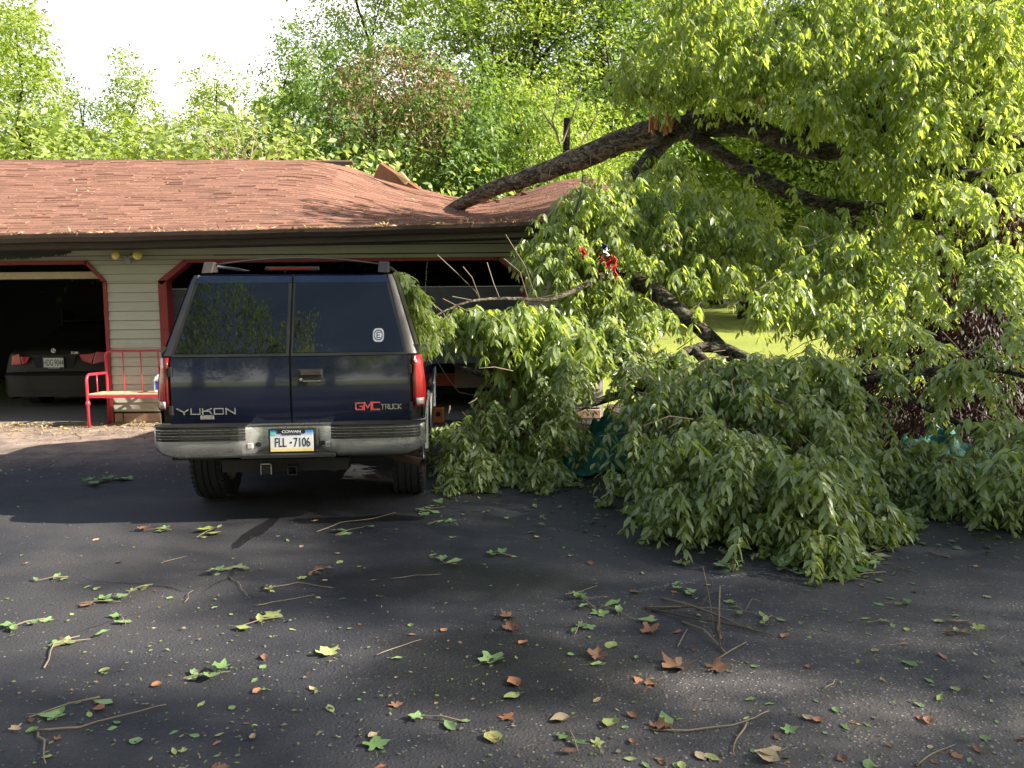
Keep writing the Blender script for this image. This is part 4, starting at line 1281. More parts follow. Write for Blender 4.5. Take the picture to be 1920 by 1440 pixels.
PROTO = {}
def proto(kind):
    if kind in PROTO: return PROTO[kind]
    sd = abs(hash(kind)) % 7
    if kind == 'tall':      # 11 m, loose stacked clouds
        bl = [(0, 0, 9.6, 1.3, 1.3, 1.5), (.8, .2, 8, 1.7, 1.6, 1.3), (-1.0, -.2, 7.3, 1.7, 1.6, 1.4), (.9, -.4, 6, 2.0, 1.8, 1.2), (-.8, .3, 4.9, 2.1, 1.9, 1.3), (.6, .1, 3.6, 2.0, 1.9, 1.2), (-.6, 0, 2.4, 1.8, 1.8, 1.1)]
        me, _ = crown_mesh('leafy_crown', bl, 30000, .125, seed=3, clump=.25, per=48); sk = skeleton(11, 2.4, 5)
    elif kind == 'broad':
        bl = [(0, 0, 8.2, 2.4, 2.2, 1.6), (2.2, .3, 6.6, 2.1, 2, 1.4), (-2.3, -.2, 6.4, 2.1, 2, 1.4), (0, -1.4, 5.6, 2.6, 1.8, 1.7), (1.2, .2, 3.8, 2.3, 2, 1.4), (-1.5, .3, 3.4, 2.2, 2, 1.4), (0, 0, 2.0, 2.4, 2.2, 1.2)]
        me, _ = crown_mesh('leafy_crown', bl, 34000, .135, seed=4, clump=.27, per=48); sk = skeleton(9, 3.4, 8, .2, 9)
    elif kind == 'slim':
        bl = [(0, 0, 8.6, .7, .7, 1.2), (.3, 0, 7.0, .95, .9, 1.1), (-.35, .1, 5.6, 1.1, 1.0, 1.1), (.3, 0, 4.2, 1.25, 1.1, 1.2), (0, 0, 2.7, 1.3, 1.2, 1.3)]
        me, _ = crown_mesh('leafy_crown', bl, 17000, .11, seed=5, clump=.20, per=42); sk = skeleton(9.4, 1.4, 11, .10, 7)
    elif kind == 'bush':
        bl = [(0, 0, 1.5, 1.6, 1.3, 1.0), (1.1, .1, 1.0, 1.2, 1.1, .8), (-1.1, 0, 1.1, 1.2, 1.1, .8), (.2, -.5, .8, 1.5, 1, .7)]
        me, _ = crown_mesh('leafy_crown', bl, 9000, .105, seed=6, clump=.17); sk = skeleton(2.2, .9, 12, .05, 6, .1)
    elif kind == 'mound':    # big vine-smothered tree
        bl = [(0, 0, 5.2, 2.3, 1.8, 2.0), (1.5, -.2, 4.4, 1.9, 1.6, 1.6), (-1.3, -.2, 4.2, 1.6, 1.5, 1.9), (.5, -.9, 3.2, 2.4, 1.5, 1.9), (2.5, -.2, 2.9, 1.7, 1.4, 1.5), (-1.3, -.5, 2.2, 1.8, 1.5, 1.6), (1.2, -.6, 1.6, 2.5, 1.6, 1.4)]
        me, _ = crown_mesh('leafy_crown', bl, 42000, .11, seed=9, clump=.19, per=36, hang=.9); sk = skeleton(6.4, 2.2, 14, .16, 8)
    elif kind == 'sparse':   # tall thin-leaved tree whose stems show
        bl = [(0, 0, 11, 1.9, 1.6, 1.8), (1.4, 0, 9.2, 1.6, 1.5, 1.5), (-1.5, 0, 8.6, 1.6, 1.5, 1.5), (.3, 0, 7, 2.1, 1.6, 1.4), (-.6, .2, 5.3, 1.9, 1.7, 1.2), (1.3, .2, 4.6, 1.6, 1.6, 1.1)]
        me, _ = crown_mesh('leafy_crown', bl, 24000, .115, seed=10, clump=.29, per=44); sk = skeleton(12, 3.0, 17, .17, 11, .22)
    PROTO[kind] = (me, sk.mesh('trunk', True), {})
    return PROTO[kind]


def tree(kind, px, Y, top_py, mat, label, group=None, name='tree', X=None, h=None, rz=None, ground=None, wx=1.0):
    if ground is None: ground = max(0, lawn_z(Y)) if Y > 14 else 0.0
    me, tm, cache = proto(kind)
    H = {'tall': 11.2, 'broad': 9.8, 'slim': 9.9, 'bush': 2.5, 'mound': 7.1, 'sparse': 12.8}[kind]
    x = at(px, 600, Y).x if X is None else X
    hh = (at(px, top_py, Y).z - ground) if h is None else h
    s_ = hh / H
    r = empty(name, (x, Y, ground), rnd.uniform(0, 6.28) if rz is None else rz, label, 'bush' if kind == 'bush' else 'tree', group)
    r.scale = (s_ * wx, s_ * wx, s_)
    if mat.name not in cache:
        m = me.copy() if cache else me
        m.materials.clear(); m.materials.append(mat); cache[mat.name] = m
    c = link('crown', cache[mat.name], r); c['kind'] = 'stuff'
    link('trunk', tm, r, M_bark)
    return r

A_, B_, C_m = M_lf_a, M_lf_b, M_lf_c
G1 = 'trees beyond the garage roof'
tree('tall', -30, 24, -160, A_, 'tall bright green tree at the left edge beyond the roof, highest on that side', G1)
tree('slim', 75, 22, -20, A_, 'slim yellow green tree beside the tall one at the left edge beyond the roof', G1)
tree('bush', 60, 21, 215, C_m, 'pale bush low behind the roof below the left edge trees', G1, 'bush', ground=1.0)
tree('tall', 175, 26, 150, B_, 'shorter dark green tree between the left edge trees and the spiky one', G1)
tree('slim', 268, 23, 88, A_, 'spiky topped narrow tree standing against the white sky', G1)
tree('slim', 330, 21, 205, C_m, 'low pale tree just right of the spiky topped tree', G1)
tree('tall', 425, 27, 112, A_, 'round topped yellow green tree left of the vine covered mass', G1)
tree('bush', 240, 20.5, 240, A_, 'green bush showing over the roof ridge below the spiky tree', G1, 'bush', ground=1.2)
tree('bush', 470, 20, 222, C_m, 'pale big leaved bush over the middle of the roof ridge', G1, 'bush', ground=1.2)
tree('bush', 590, 20, 245, C_m, 'pale big leaved bush over the loose end of the ridge', G1, 'bush', ground=1.2)
tree('bush', 745, 20, 305, C_m, 'pale sapling leaves showing behind the torn plywood panel', G1, 'bush', ground=.6)
tree('slim', 555, 24, 40, B_, 'thin airy tree reaching into the sky left of the vine covered mass', G1)
tree('slim', 520, 23, 150, A_, 'lower leafy tree under the thin airy tree', G1)
vt = tree('mound', 770, 21.6, 42, B_, 'huge rounded tree smothered in vines right behind the broken roof', G1, rz=0.2, wx=1.12)
tree('mound', 985, 21.6, 140, A_, 'bright leafy shoulder tree to the right of the vine smothered tree', G1, rz=2.2, wx=.8)
tree('sparse', 700, 31, -120, A_, 'tall loose tree rising behind the left side of the vine smothered tree', G1)
tree('sparse', 900, 30, -330, A_, 'very tall open tree with forked dark stems above the vine smothered tree', G1)
tree('sparse', 1010, 28, -380, A_, 'very tall open tree with stems showing, left of the dark one', G1)
tree('tall', 1145, 29, -300, B_, 'dark tall tree behind the broken trunk end', G1)
tree('broad', 1080, 23, 185, A_, 'low spreading sunlit tree behind the trunk where it crosses the roof', G1)
tree('tall', 1260, 33, -260, A_, 'tall sunlit tree behind the break in the trunk', G1)
tree('broad', 1400, 36, -150, A_, 'broad tree far beyond the lawn left of centre of the fallen crown', G1)
tree('tall', 1530, 34, -60, B_, 'darker tree far beyond the lawn behind the fallen crown', G1)
tree('broad', 1660, 37, -200, B_, 'broad dark tree far beyond the lawn right of the bright gap', G1)
tree('tall', 1790, 30, -330, A_, 'tall bright tree far beyond the lawn near the right edge', G1)
tree('broad', 1930, 32, -220, B_, 'dark broad tree at the right edge beyond the red maple', G1)
for i, (px, py) in enumerate([(1130, 470), (1290, 500), (1450, 520), (1590, 515), (1740, 505), (1890, 480)]):
    tree('bush', px, 44 + (i % 3) * 2, py, B_ if i % 2 else A_, ['leafy bush at the far lawn edge beside the garage corner', 'bush at the far lawn edge left of the bright gap', 'dark bush at the far lawn edge in the middle of the bright gap', 'bush at the far lawn edge right of the middle', 'dark bush at the far lawn edge behind the maple', 'bush at the far lawn edge by the right edge'][i], 'bushes along the far lawn', 'bush', wx=1.8)
WOOD = ['distant woodland tree behind the garage end where the trunk rises', 'distant woodland tree straight behind the break in the trunk', 'distant woodland tree behind the left part of the bright lawn gap', 'distant woodland tree behind the right part of the bright lawn gap',
        'distant woodland tree behind the red maple', 'distant woodland tree at the right frame edge', 'distant woodland tree behind the bushes over the loose ridge end', 'distant woodland tree behind the round topped tree', 'distant woodland tree far left behind the roof ridge', 'distant woodland tree behind the bright shoulder tree', 'distant woodland tree behind the broken snag']
for i, (px, Y) in enumerate([(1180, 50), (1340, 52), (1500, 50), (1660, 53), (1820, 50), (1980, 52), (640, 46), (420, 48), (180, 47), (860, 45), (1040, 48)]):
    tree('broad', px, Y, 120 + (i * 37) % 90 if px > 600 else 230, B_ if i % 2 == 0 else A_, WOOD[i], 'distant woodland trees', wx=1.5)
# dead vines on the smothered tree
n = 3000
u = norm(rng.normal(0, 1, (n, 3)));
cc = at(735, 190, 19.6)
P = np.array([cc.x, cc.y + .6, cc.z]) + u * (1.9, .8, 1.5) * rng.beta(4, 1, n)[:, None]
D = norm(rng.normal(0, 1, (n, 3)) + np.array([0, 0, -.9])); L = rng.uniform(.08, .22, n)
o = link('dead_vine_tangle', tri_mesh('dead_vines', *flakes(P, D, norm(rng.normal(0, 1, (n, 3))), L, L * .25)), None, leaf_mat('dead_vine', (.20, .11, .07), (.34, .25, .12), (.26, .18, .10), (.3, .18, .07), .25))
o.parent = vt; o.matrix_parent_inverse = vt.matrix_basis.inverted(); o['kind'] = 'stuff'
# broken snag with bare sticks rising from behind the trunk
sg = empty('broken_snag', at(1062, 275, 12.6), 0, 'short dark broken snag standing above the fallen trunk', 'snag')
q = sg.location
mb = MB(); mb.tube([at(1062, 290, 12.6) - q, at(1063, 222, 12.6) - q], [.055, .05], 8); mb.build('stub', M_bark, sg)
M_twig = plain('bare_twig', (.20, .15, .10), .7, nscale=12, var=.3)
for pl_ in ([(1050, 270), (1035, 225), (1045, 190), (1060, 150)], [(1055, 265), (1080, 200), (1090, 160)], [(1045, 250), (1020, 215), (1015, 200)], [(1090, 270), (1120, 215), (1115, 190)], [(1240, 245), (1235, 150), (1245, 90)]):
    mb = MB(); mb.tube([at(a, b, 12.5) - q for a, b in pl_], [.018, .012, .009, .006][:len(pl_)], 5); mb.build('bare_stick', M_twig, sg)
# a dead brush heap behind the ridge
bh = empty('dead_brush', at(455, 300, 17.2), 0, 'bare tan brush sticking up behind the roof ridge', 'brush')
for k in range(22):
    a = rnd.uniform(-1.1, 1.1); ln = rnd.uniform(.5, 1.3)
    mb = MB(); p0 = Vector((rnd.uniform(-.5, .5), rnd.uniform(-.3, .3), -.3)); p1 = p0 + Vector((math.sin(a) * ln * .5, rnd.uniform(-.2, .2), ln * .6)); p2 = p1 + Vector((math.sin(a + rnd.uniform(-.5, .5)) * ln * .5, 0, ln * .4 * math.cos(a)))
    mb.tube([p0, p1, p2], [.016, .010, .005], 4); mb.build('dead_stick', M_twig, bh)

# trees out of the picture: to the right (their shade dapples the drive) and behind the camera (seen in the car glass)
G2 = 'trees around the drive out of the picture'
for i, (x, y, h, k) in enumerate([(14.5, 3.5, 12.0, 'slim'), (15.5, 1.0, 10.5, 'slim'), (14.0, -1.1, 12.0, 'slim'), (15.2, -4.6, 11, 'slim'), (21, 1.6, 14.0, 'tall'), (22.0, -4.6, 13.0, 'tall'), (13.5, -6.8, 9, 'tall')]):
    tree(k, 0, y, 0, A_ if i % 2 else B_, 'shade tree beside the drive', G2, X=x, h=h)
for i, (x, y, h, k) in enumerate([(-15, -12, 17, 'broad'), (-9.5, -13.5, 18.5, 'broad'), (-5.2, -13.5, 17.5, 'tall'), (-20, -9, 17, 'broad'), (-1.8, -15.5, 15.5, 'broad'), (4, -19, 12, 'broad'), (9, -20, 11, 'broad'), (-3.5, -16, 12, 'broad')]):
    tree(k, 0, y, 0, B_ if i % 2 else A_, 'tree on the far side of the drive', G2, X=x, h=h)

# ================================================================ RED MAPLE, TARPS, FLAG
M_mlf = leaf_mat('maroon_leaf', (.016, .006, .006), (.055, .011, .010), (.028, .010, .009), (.20, .025, .015), .10, .6)
mp_ = at(1860, 600, 8.9)
maple = empty('red_maple', (mp_.x, 9.2, 0.03), 0, 'low weeping dark maroon maple drooping to the ground at the right', 'tree')
mb = MB()
for k in range(9):
    a = k / 9 * 6.28 + .3; r_ = rnd.uniform(.9, 1.5)
    mb.tube([(0, 0, 0), (math.cos(a) * .15, math.sin(a) * .15, .8), (math.cos(a) * r_ * .5, math.sin(a) * r_ * .5, 1.5), (math.cos(a) * r_, math.sin(a) * r_, 1.2)], [.06, .05, .03, .012], 6)
mb.build('trunk', M_bark, maple, smooth=True)
n = 30000
th = rng.uniform(0, 6.283, n); ph = np.arccos(rng.uniform(-.05, 1, n)); rr2 = rng.beta(7, 1, n)
P = np.c_[np.cos(th) * np.sin(ph) * 1.72 * rr2, np.sin(th) * np.sin(ph) * 1.05 * rr2, np.cos(ph) * 1.72 * rr2 + .12]
P[:, 2] += .10 * np.sin(th * 5 + P[:, 0] * 3); P += rng.normal(0, .05, (n, 3)); P[:, 2] = np.abs(P[:, 2])
D = norm(np.c_[np.cos(th) * .5, np.sin(th) * .5, -np.ones(n)] + rng.normal(0, .35, (n, 3)))
N = norm(np.c_[np.cos(th), np.sin(th), np.full(n, .5)] + rng.normal(0, .5, (n, 3)))
o = link('crown', tri_mesh('maple_crown', *flakes(P, D, N, rng.uniform(.05, .11, n), rng.uniform(.012, .028, n))), maple, M_mlf); o['kind'] = 'stuff'
# upper tuft of the maple
n = 1500
P = rng.normal(0, 1, (n, 3)) * (.14, .12, .13) + np.array([at(1880, 460, 8.6).x - mp_.x, -.5, at(1880, 450, 8.6).z])
o = link('upper_crown', tri_mesh('maple_top', *flakes(P, norm(rng.normal(0, .5, (n, 3)) + np.array([0, 0, -1])), norm(rng.normal(0, 1, (n, 3))), rng.uniform(.05, .12, n), rng.uniform(.012, .03, n))), maple, M_mlf); o['kind'] = 'stuff'
mb = MB(); mb.tube([(-.1, -.2, .6), (at(1880, 500, 8.6).x - mp_.x, -.5, at(1880, 520, 8.6).z), (at(1880, 500, 8.6).x - mp_.x, -.5, at(1880, 440, 8.6).z)], [.04, .025, .01], 6); mb.build('upper_limb', M_bark, maple, smooth=True)

t = NT('teal_tarp')
n = t.noise(9, 5, .6)
t.set(col=t.mix(n, (.008, .13, .115), (.02, .22, .19)), rough=.38, spec=.5)
fab = t.noise(3, 6, .6)
tr = t.n.new('ShaderNodeBsdfTranslucent'); tr.inputs[0].default_value = (.02, .35, .28, 1)
ms = t.n.new('ShaderNodeMixShader'); ms.inputs[0].default_value = .25
t.l.new(t.b.outputs[0], ms.inputs[1]); t.l.new(tr.outputs[0], ms.inputs[2]); t.l.new(ms.outputs[0], t.out.inputs[0])
t.bump(t.noise(7, 6, .7, dist=1.2), .9, .05); M_tarp = t.m
def tarp(px0, px1, Y, w, hgt, label, seed):
    r = random.Random(seed)
    x0, x1 = at(px0, 800, Y).x, at(px1, 800, Y).x
    nx_, ny_ = 60, 22
    ridges = [(r.uniform(x0, x1), r.uniform(-.3, .3), r.uniform(-2.5, 2.5), r.uniform(.05, .13), r.uniform(.03, .09)) for _ in range(26)]
    rows = []
    for j in range(ny_ + 1):
        row = []
        for i in range(nx_ + 1):
            u, v = i / nx_, j / ny_
            x = x0 + (x1 - x0) * u + .10 * math.sin(v * 6 + seed); y = Y + (v - .5) * w + .12 * math.sin(u * 9 + seed) 
            e = min(1, 4.2 * u * (1 - u)) * math.sin(math.pi * min(1, v * 1.0)) ** .8
            z = hgt * e
            for (rx, ry, sl, wd, am) in ridges:
                dd = (x - rx) + sl * (y - Y - ry) * .6
                z += am * max(0, 1 - abs(dd) / wd) * (.35 + e)
            row.append((x, y, max(.035, z)))
        rows.append(row)
    mb = MB(); mb.slab(rows, (0, 0, -.004)); o = mb.build('tarp', M_tarp, None, smooth=True)
    m = o.modifiers.new('e', 'EDGE_SPLIT'); m.split_angle = math.radians(62)
    return tag(o, label, 'tarp')
tarp(1050, 1215, 7.8, 1.0, .17, 'crumpled teal tarp left of the drooping front branches', 3)
tarp(1570, 1925, 7.4, .8, .17, 'long crumpled teal tarp lying under the red maple', 8)

fl_ = at(1135, 495, 9.2)
flag = empty('flag', fl_, 0, 'red and white striped flag with a blue corner tangled in the hanging branches', 'flag')
M_fr, M_fw, M_fb = plain('flag_red', (.55, .02, .03), .7, bump=.05), plain('flag_white', (.75, .72, .70), .7, bump=.05), plain('flag_blue', (.02, .03, .14), .7, bump=.05)
def cloth(name, cpx, cpy, wpx, hpx, mat, sd, Y=9.2):
    r = random.Random(sd); a = at(cpx, cpy, Y) - fl_; sc = Y / 1500
    rows = [[(a.x + (u - .5) * wpx * sc + .02 * math.sin(v * 7 + sd), a.y + .035 * math.sin(u * 8 + v * 5 + sd), a.z - (v - .5) * hpx * sc + .015 * math.sin(u * 6)) for u in np.linspace(0, 1, 8)] for v in np.linspace(0, 1, 9)]
    mb = MB(); mb.slab(rows, (0, .002, 0)); mb.build(name, mat, flag, smooth=True)
for (a, b, w_, h_, m_, nm) in ((1094, 474, 11, 26, M_fr, 'red_stripe'), (1133, 462, 12, 14, M_fb, 'blue_canton'), (1137, 474, 10, 18, M_fw, 'white_stripe'), (1141, 492, 13, 26, M_fr, 'red_stripe'), (1152, 486, 8, 20, M_fr, 'red_stripe'), (1146, 516, 13, 22, M_fw, 'white_stripe'), (1153, 508, 8, 34, M_fr, 'red_stripe'), (1128, 484, 8, 18, M_fr, 'red_stripe')):
    cloth(nm, a, b, w_ * .8, h_ * .75, m_, int(a + b), 8.72)
# pole
mb = MB(); mb.tube([at(1095, 340, 9.6) - fl_, at(1078, 400, 9.4) - fl_, at(1085, 460, 9.25) - fl_], .012, 6); mb.build('flag_pole', M_blk, flag)
# ================================================================ THE FALLEN TREE
M_tbark = bark_mat('brown_bark', (.14, .11, .085), (.38, .31, .24), None, 11)
M_lbark = bark_mat('lichen_bark', (.07, .058, .045), (.20, .165, .12), (.26, .29, .19), 12)
M_fh = leaf_mat('shaded_cherry_leaf', (.052, .115, .026), (.185, .26, .065), (.26, .32, .15), (.52, .64, .09), .34, .34)  # heap copy of the leaf, shade put into its darker colours
M_split = plain('split_heartwood', (.52, .25, .12), .7, nscale=25, var=.3, bump=.5)
M_fl = leaf_mat('cherry_leaf', (.060, .125, .028), (.21, .30, .062), (.27, .33, .16), (.62, .75, .10), .47, .30)  # brighter leaf copy, sunlight put into its colours
ft = empty('fallen_tree', (at(1240, 245, 11.6).x, 11.6, 0), 0, 'huge fallen leafy tree with its trunk across the garage roof', 'tree')
FO = Vector(ft.location)
def limb(pts, rpx, name='limb', mat=None, n=10, smooth=True, sub=4, wob=.08):
    P = [at(a, b, y) for a, b, y in pts]
    R = [r * y / 1500 for r, (a, b, y) in zip(rpx, pts)]
    # smooth the run
    Q_, S_ = [], []
    for i in range(len(P) - 1):
        p0, p1, p2, p3 = P[max(i - 1, 0)], P[i], P[i + 1], P[min(i + 2, len(P) - 1)]
        for k in range(sub):
            t_ = k / sub
            q = .5 * ((2 * p1) + (p2 - p0) * t_ + (2 * p0 - 5 * p1 + 4 * p2 - p3) * t_ ** 2 + (3 * p1 - p0 - 3 * p2 + p3) * t_ ** 3)
            Q_.append(q - FO + Vector((rnd.uniform(-1, 1), 0, rnd.uniform(-1, 1))) * R[i] * .12); S_.append(R[i] * (1 - t_) + R[i + 1] * t_)
    Q_.append(P[-1] - FO); S_.append(R[-1])
    mb = MB(); mb.tube(Q_, S_, n, wob=wob)
    o = mb.build(name, mat or M_lbark, ft, smooth=smooth)
    return o
limb([(700, 640, 18.0), (800, 440, 15.6), (862, 385, 13.9), (940, 350, 13.2), (1060, 308, 12.6), (1160, 268, 12.1), (1240, 246, 11.8), (1262, 243, 11.7)], [14, 13, 12, 14, 19, 22, 25, 25], 'trunk', M_tbark, 22, wob=.09, sub=7)
limb([(1255, 243, 11.7), (1330, 236, 11.3), (1410, 242, 10.9), (1500, 275, 10.4), (1590, 292, 10.1), (1660, 312, 9.8), (1740, 300, 9.6)], [24, 21, 18, 17, 15, 13, 10])
limb([(1300, 255, 11.4), (1380, 305, 11.0), (1460, 352, 10.6), (1560, 387, 10.3), (1650, 392, 10.0), (1740, 405, 9.7), (1840, 430, 9.5)], [14, 13, 13, 14, 13, 10, 8])
limb([(1180, 520, 9.2), (1230, 548, 9.0), (1290, 596, 8.7), (1350, 650, 8.4), (1400, 700, 8.2), (1430, 780, 7.9)], [17, 16, 15, 13, 11, 8])
limb([(1960, 262, 9.2), (1880, 262, 9.3), (1790, 240, 9.5), (1700, 222, 9.8), (1600, 206, 10.1), (1480, 192, 10.5), (1360, 215, 10.9)], [15, 14, 13, 12, 11, 10, 8])
limb([(1640, 300, 9.8), (1730, 310, 9.5), (1830, 330, 9.2), (1960, 300, 9.0)], [14, 12, 11, 9])
limb([(1750, 300, 9.5), (1830, 335, 9.2), (1880, 390, 8.9), (1960, 450, 8.7)], [10, 10, 11, 9])
limb([(1690, 190, 9.9), (1800, 178, 9.7), (1950, 165, 9.4)], [12, 12, 10])
limb([(1660, 300, 9.9), (1652, 190, 10.2), (1655, 90, 10.5), (1668, -30, 10.8)], [8, 8, 7, 4], 'branch')
limb([(1285, 235, 11.5), (1310, 170, 11.7), (1335, 110, 11.9), (1352, 40, 12.0)], [8, 6, 5, 3], 'branch')
limb([(1170, 510, 9.2), (1150, 440, 9.6), (1165, 370, 10.3), (1215, 300, 11.1), (1250, 262, 11.6)], [14, 13, 14, 15, 15], 'branch')
limb([(1745, 400, 9.7), (1762, 450, 9.3), (1768, 520, 8.9), (1750, 600, 8.5)], [8, 10, 8, 4], 'branch')
limb([(1560, 395, 10.2), (1620, 430, 9.8), (1700, 480, 9.4)], [7, 9, 6], 'branch')
limb([(1820, 300, 9.3), (1835, 260, 9.4), (1850, 190, 9.6)], [8, 6, 4], 'branch')
limb([(1200, 720, 7.6), (1250, 685, 7.8), (1300, 655, 8.1), (1360, 655, 8.2), (1450, 690, 7.8), (1560, 700, 7.4), (1660, 700, 7.3)], [8, 9, 10, 10, 11, 9, 6], 'branch')
limb([(1300, 655, 8.1), (1330, 690, 7.6), (1345, 740, 7.0), (1370, 830, 6.4), (1400, 930, 5.8)], [9, 9, 8, 6, 3], 'branch')
limb([(1380, 700, 7.9), (1450, 760, 7.0), (1500, 850, 6.2), (1560, 960, 5.4), (1600, 1040, 4.9)], [8, 8, 6, 5, 3], 'branch')
limb([(1670, 725, 7.6), (1730, 760, 7.2), (1800, 795, 6.9), (1860, 840, 6.6)], [5, 7, 6, 5], 'branch')
limb([(1330, 690, 7.7), (1200, 730, 7.7), (1100, 760, 7.7), (1000, 800, 7.6), (900, 860, 7.3)], [9, 8, 7, 5, 3], 'branch')
limb([(1400, 700, 8.1), (1560, 720, 7.5), (1700, 700, 7.0), (1850, 690, 6.6), (1960, 720, 6.3)], [9, 7, 7, 6, 4], 'branch')
limb([(1170, 480, 9.3), (1120, 520, 8.8), (1040, 560, 8.4), (960, 560, 8.1), (880, 565, 7.9), (800, 600, 7.7)], [8, 6, 4, 3, 2.5, 1.5], 'branch')
limb([(865, 690, 8.8), (900, 700, 8.6), (960, 712, 8.4), (1040, 740, 8.2)], [4, 6, 5, 5], 'branch')
limb([(1095, 330, 10.4), (1088, 380, 10.0), (1075, 430, 9.6)], [4, 4, 3], 'branch')
limb([(1500, 275, 10.3), (1540, 170, 10.6), (1590, 60, 10.9)], [7, 5, 3], 'branch')
limb([(1400, 240, 10.9), (1430, 130, 11.2), (1460, 30, 11.4)], [7, 5, 3], 'branch')
limb([(1790, 240, 9.5), (1850, 120, 9.7), (1900, 20, 9.9)], [7, 5, 3], 'branch')
# broken ends: splintered wood
q = at(1247, 240, 11.55) - FO
mb = MB()
for k in range(46):
    p = q + Vector((rnd.uniform(-.05, .05) - (.22 if k % 3 == 0 else 0), rnd.uniform(-.28, -.14), rnd.uniform(-.14, .06)))
    mb.tube([p, p + Vector((rnd.uniform(-.06, .06), rnd.uniform(-.06, .02), rnd.uniform(.08, .26)))], [.020, .003], 4)
mb.build('splintered_wood', M_split, ft, kind='stuff')
for (a, b, y) in ((1333, 158, 11.6), (1420, 195, 10.5)):
    p = at(a, b, y) - FO
    mb = MB(); mb.lathe([(0, -.03), (.05, -.02), (.07, .0), (.03, .04)], 8, Matrix.Translation(p + Vector((0, -.1, 0))) @ Matrix.Rotation(1.2, 4, 'Z')); mb.build('torn_patch', M_split, ft)
# bark strips and sticks lying over the trunk
for k in range(26):
    u = rnd.random(); a = at(980 + 260 * u, 340 - 105 * u + rnd.uniform(-12, 12), 12.7 - .9 * u - .45)
    mb = MB(); d_ = Vector((rnd.uniform(-1, 1), rnd.uniform(-.3, .1), rnd.uniform(-.8, .9))) * rnd.uniform(.1, .35)
    mb.tube([a - FO, a - FO + d_ * .5 + Vector((0, 0, .03)), a - FO + d_], [.008, .006, .003], 4); mb.build('loose_stick', M_twig, ft)
# bare twigs in front of the garage door
for pts in ([(820, 478), (860, 515), (893, 548), (900, 565)], [(868, 500), (885, 520), (900, 560)], [(913, 492), (925, 530), (937, 560)], [(848, 556), (880, 562), (900, 565)], [(948, 440), (985, 500), (1000, 545)], [(945, 485), (975, 510), (990, 560), (975, 610)], [(1075, 545), (1025, 556), (1000, 560), (960, 590)], [(1000, 545), (1030, 600), (1020, 650)], [(800, 560), (830, 585), (850, 620)], [(830, 560), (870, 580), (900, 590)], [(815, 670), (840, 710), (860, 735), (905, 745)], [(905, 650), (920, 680), (940, 705)], [(1180, 700), (1120, 708), (1060, 715)], [(1640, 395), (1650, 430), (1655, 455)], [(1370, 575), (1440, 530), (1470, 505)], [(1690, 410), (1700, 440), (1710, 460)], [(1560, 440), (1520, 460), (1480, 465)], [(1925, 150), (1890, 105), (1850, 97)]):
    y = 8.3
    mb = MB(); mb.tube([at(a, b, y + i * .03) - FO for i, (a, b) in enumerate(pts)], [.005, .0045, .0035, .002][:len(pts)], 5); mb.build('bare_twig', M_twig, ft)

EXPOSED = []      # runs of limb the storm left bare of leaves in front
def bare(pts, w=26, up=34):
    EXPOSED.append((pts, w, up))
bare([(980, 335, 13), (1060, 308, 12.6), (1160, 268, 12.1), (1250, 243, 11.8), (1330, 236, 11.3)], 34, 20)
bare([(1330, 236, 11.3), (1410, 242, 10.9), (1500, 275, 10.4), (1590, 292, 10.1)], 20, 36)
bare([(1330, 270, 11.3), (1460, 352, 10.6), (1560, 387, 10.3), (1650, 392, 10.0), (1740, 405, 9.7), (1840, 430, 9.5)], 14, 34)
bare([(1180, 520, 9.2), (1230, 548, 9.0), (1290, 596, 8.7), (1350, 650, 8.4)], 16, 34)
bare([(1960, 262, 9.2), (1880, 262, 9.3), (1790, 240, 9.5)], 14, 24)
bare([(1740, 300, 9.6), (1830, 335, 9.2), (1960, 440, 8.7)], 16, 26)
bare([(1640, 700, 7.6), (1730, 760, 7.2), (1800, 795, 6.9)], 14, 30)
bare([(1200, 635, 9), (1300, 640, 9), (1420, 640, 9), (1560, 640, 9), (1640, 630, 9)], 14, 22)
bare([(820, 480, 8), (900, 540, 8), (1000, 545, 8)], 6, 30)
BOXES = [(1055, 1190, 690, 905, .985), (1060, 1180, 655, 690, .6), (1590, 1900, 700, 835, .85), (1660, 1920, 570, 700, .72), (800, 850, 690, 790, .7), (820, 960, 640, 720, .85)]
def covered(px, py, Y):
    for (a, b, c, d_, pr) in BOXES:
        if a < px < b and c < py < d_ and rnd.random() < pr: return True
    for pts, w, up in EXPOSED:
        for (a, b) in zip(pts[:-1], pts[1:]):
            if a[0] <= px < b[0] or b[0] <= px < a[0]:
                k = (px - a[0]) / (b[0] - a[0]); yy = a[1] + (b[1] - a[1]) * k; yd_ = a[2] + (b[2] - a[2]) * k
                if -w - up < py - yy < w and Y < yd_ + .5: return True
    return False

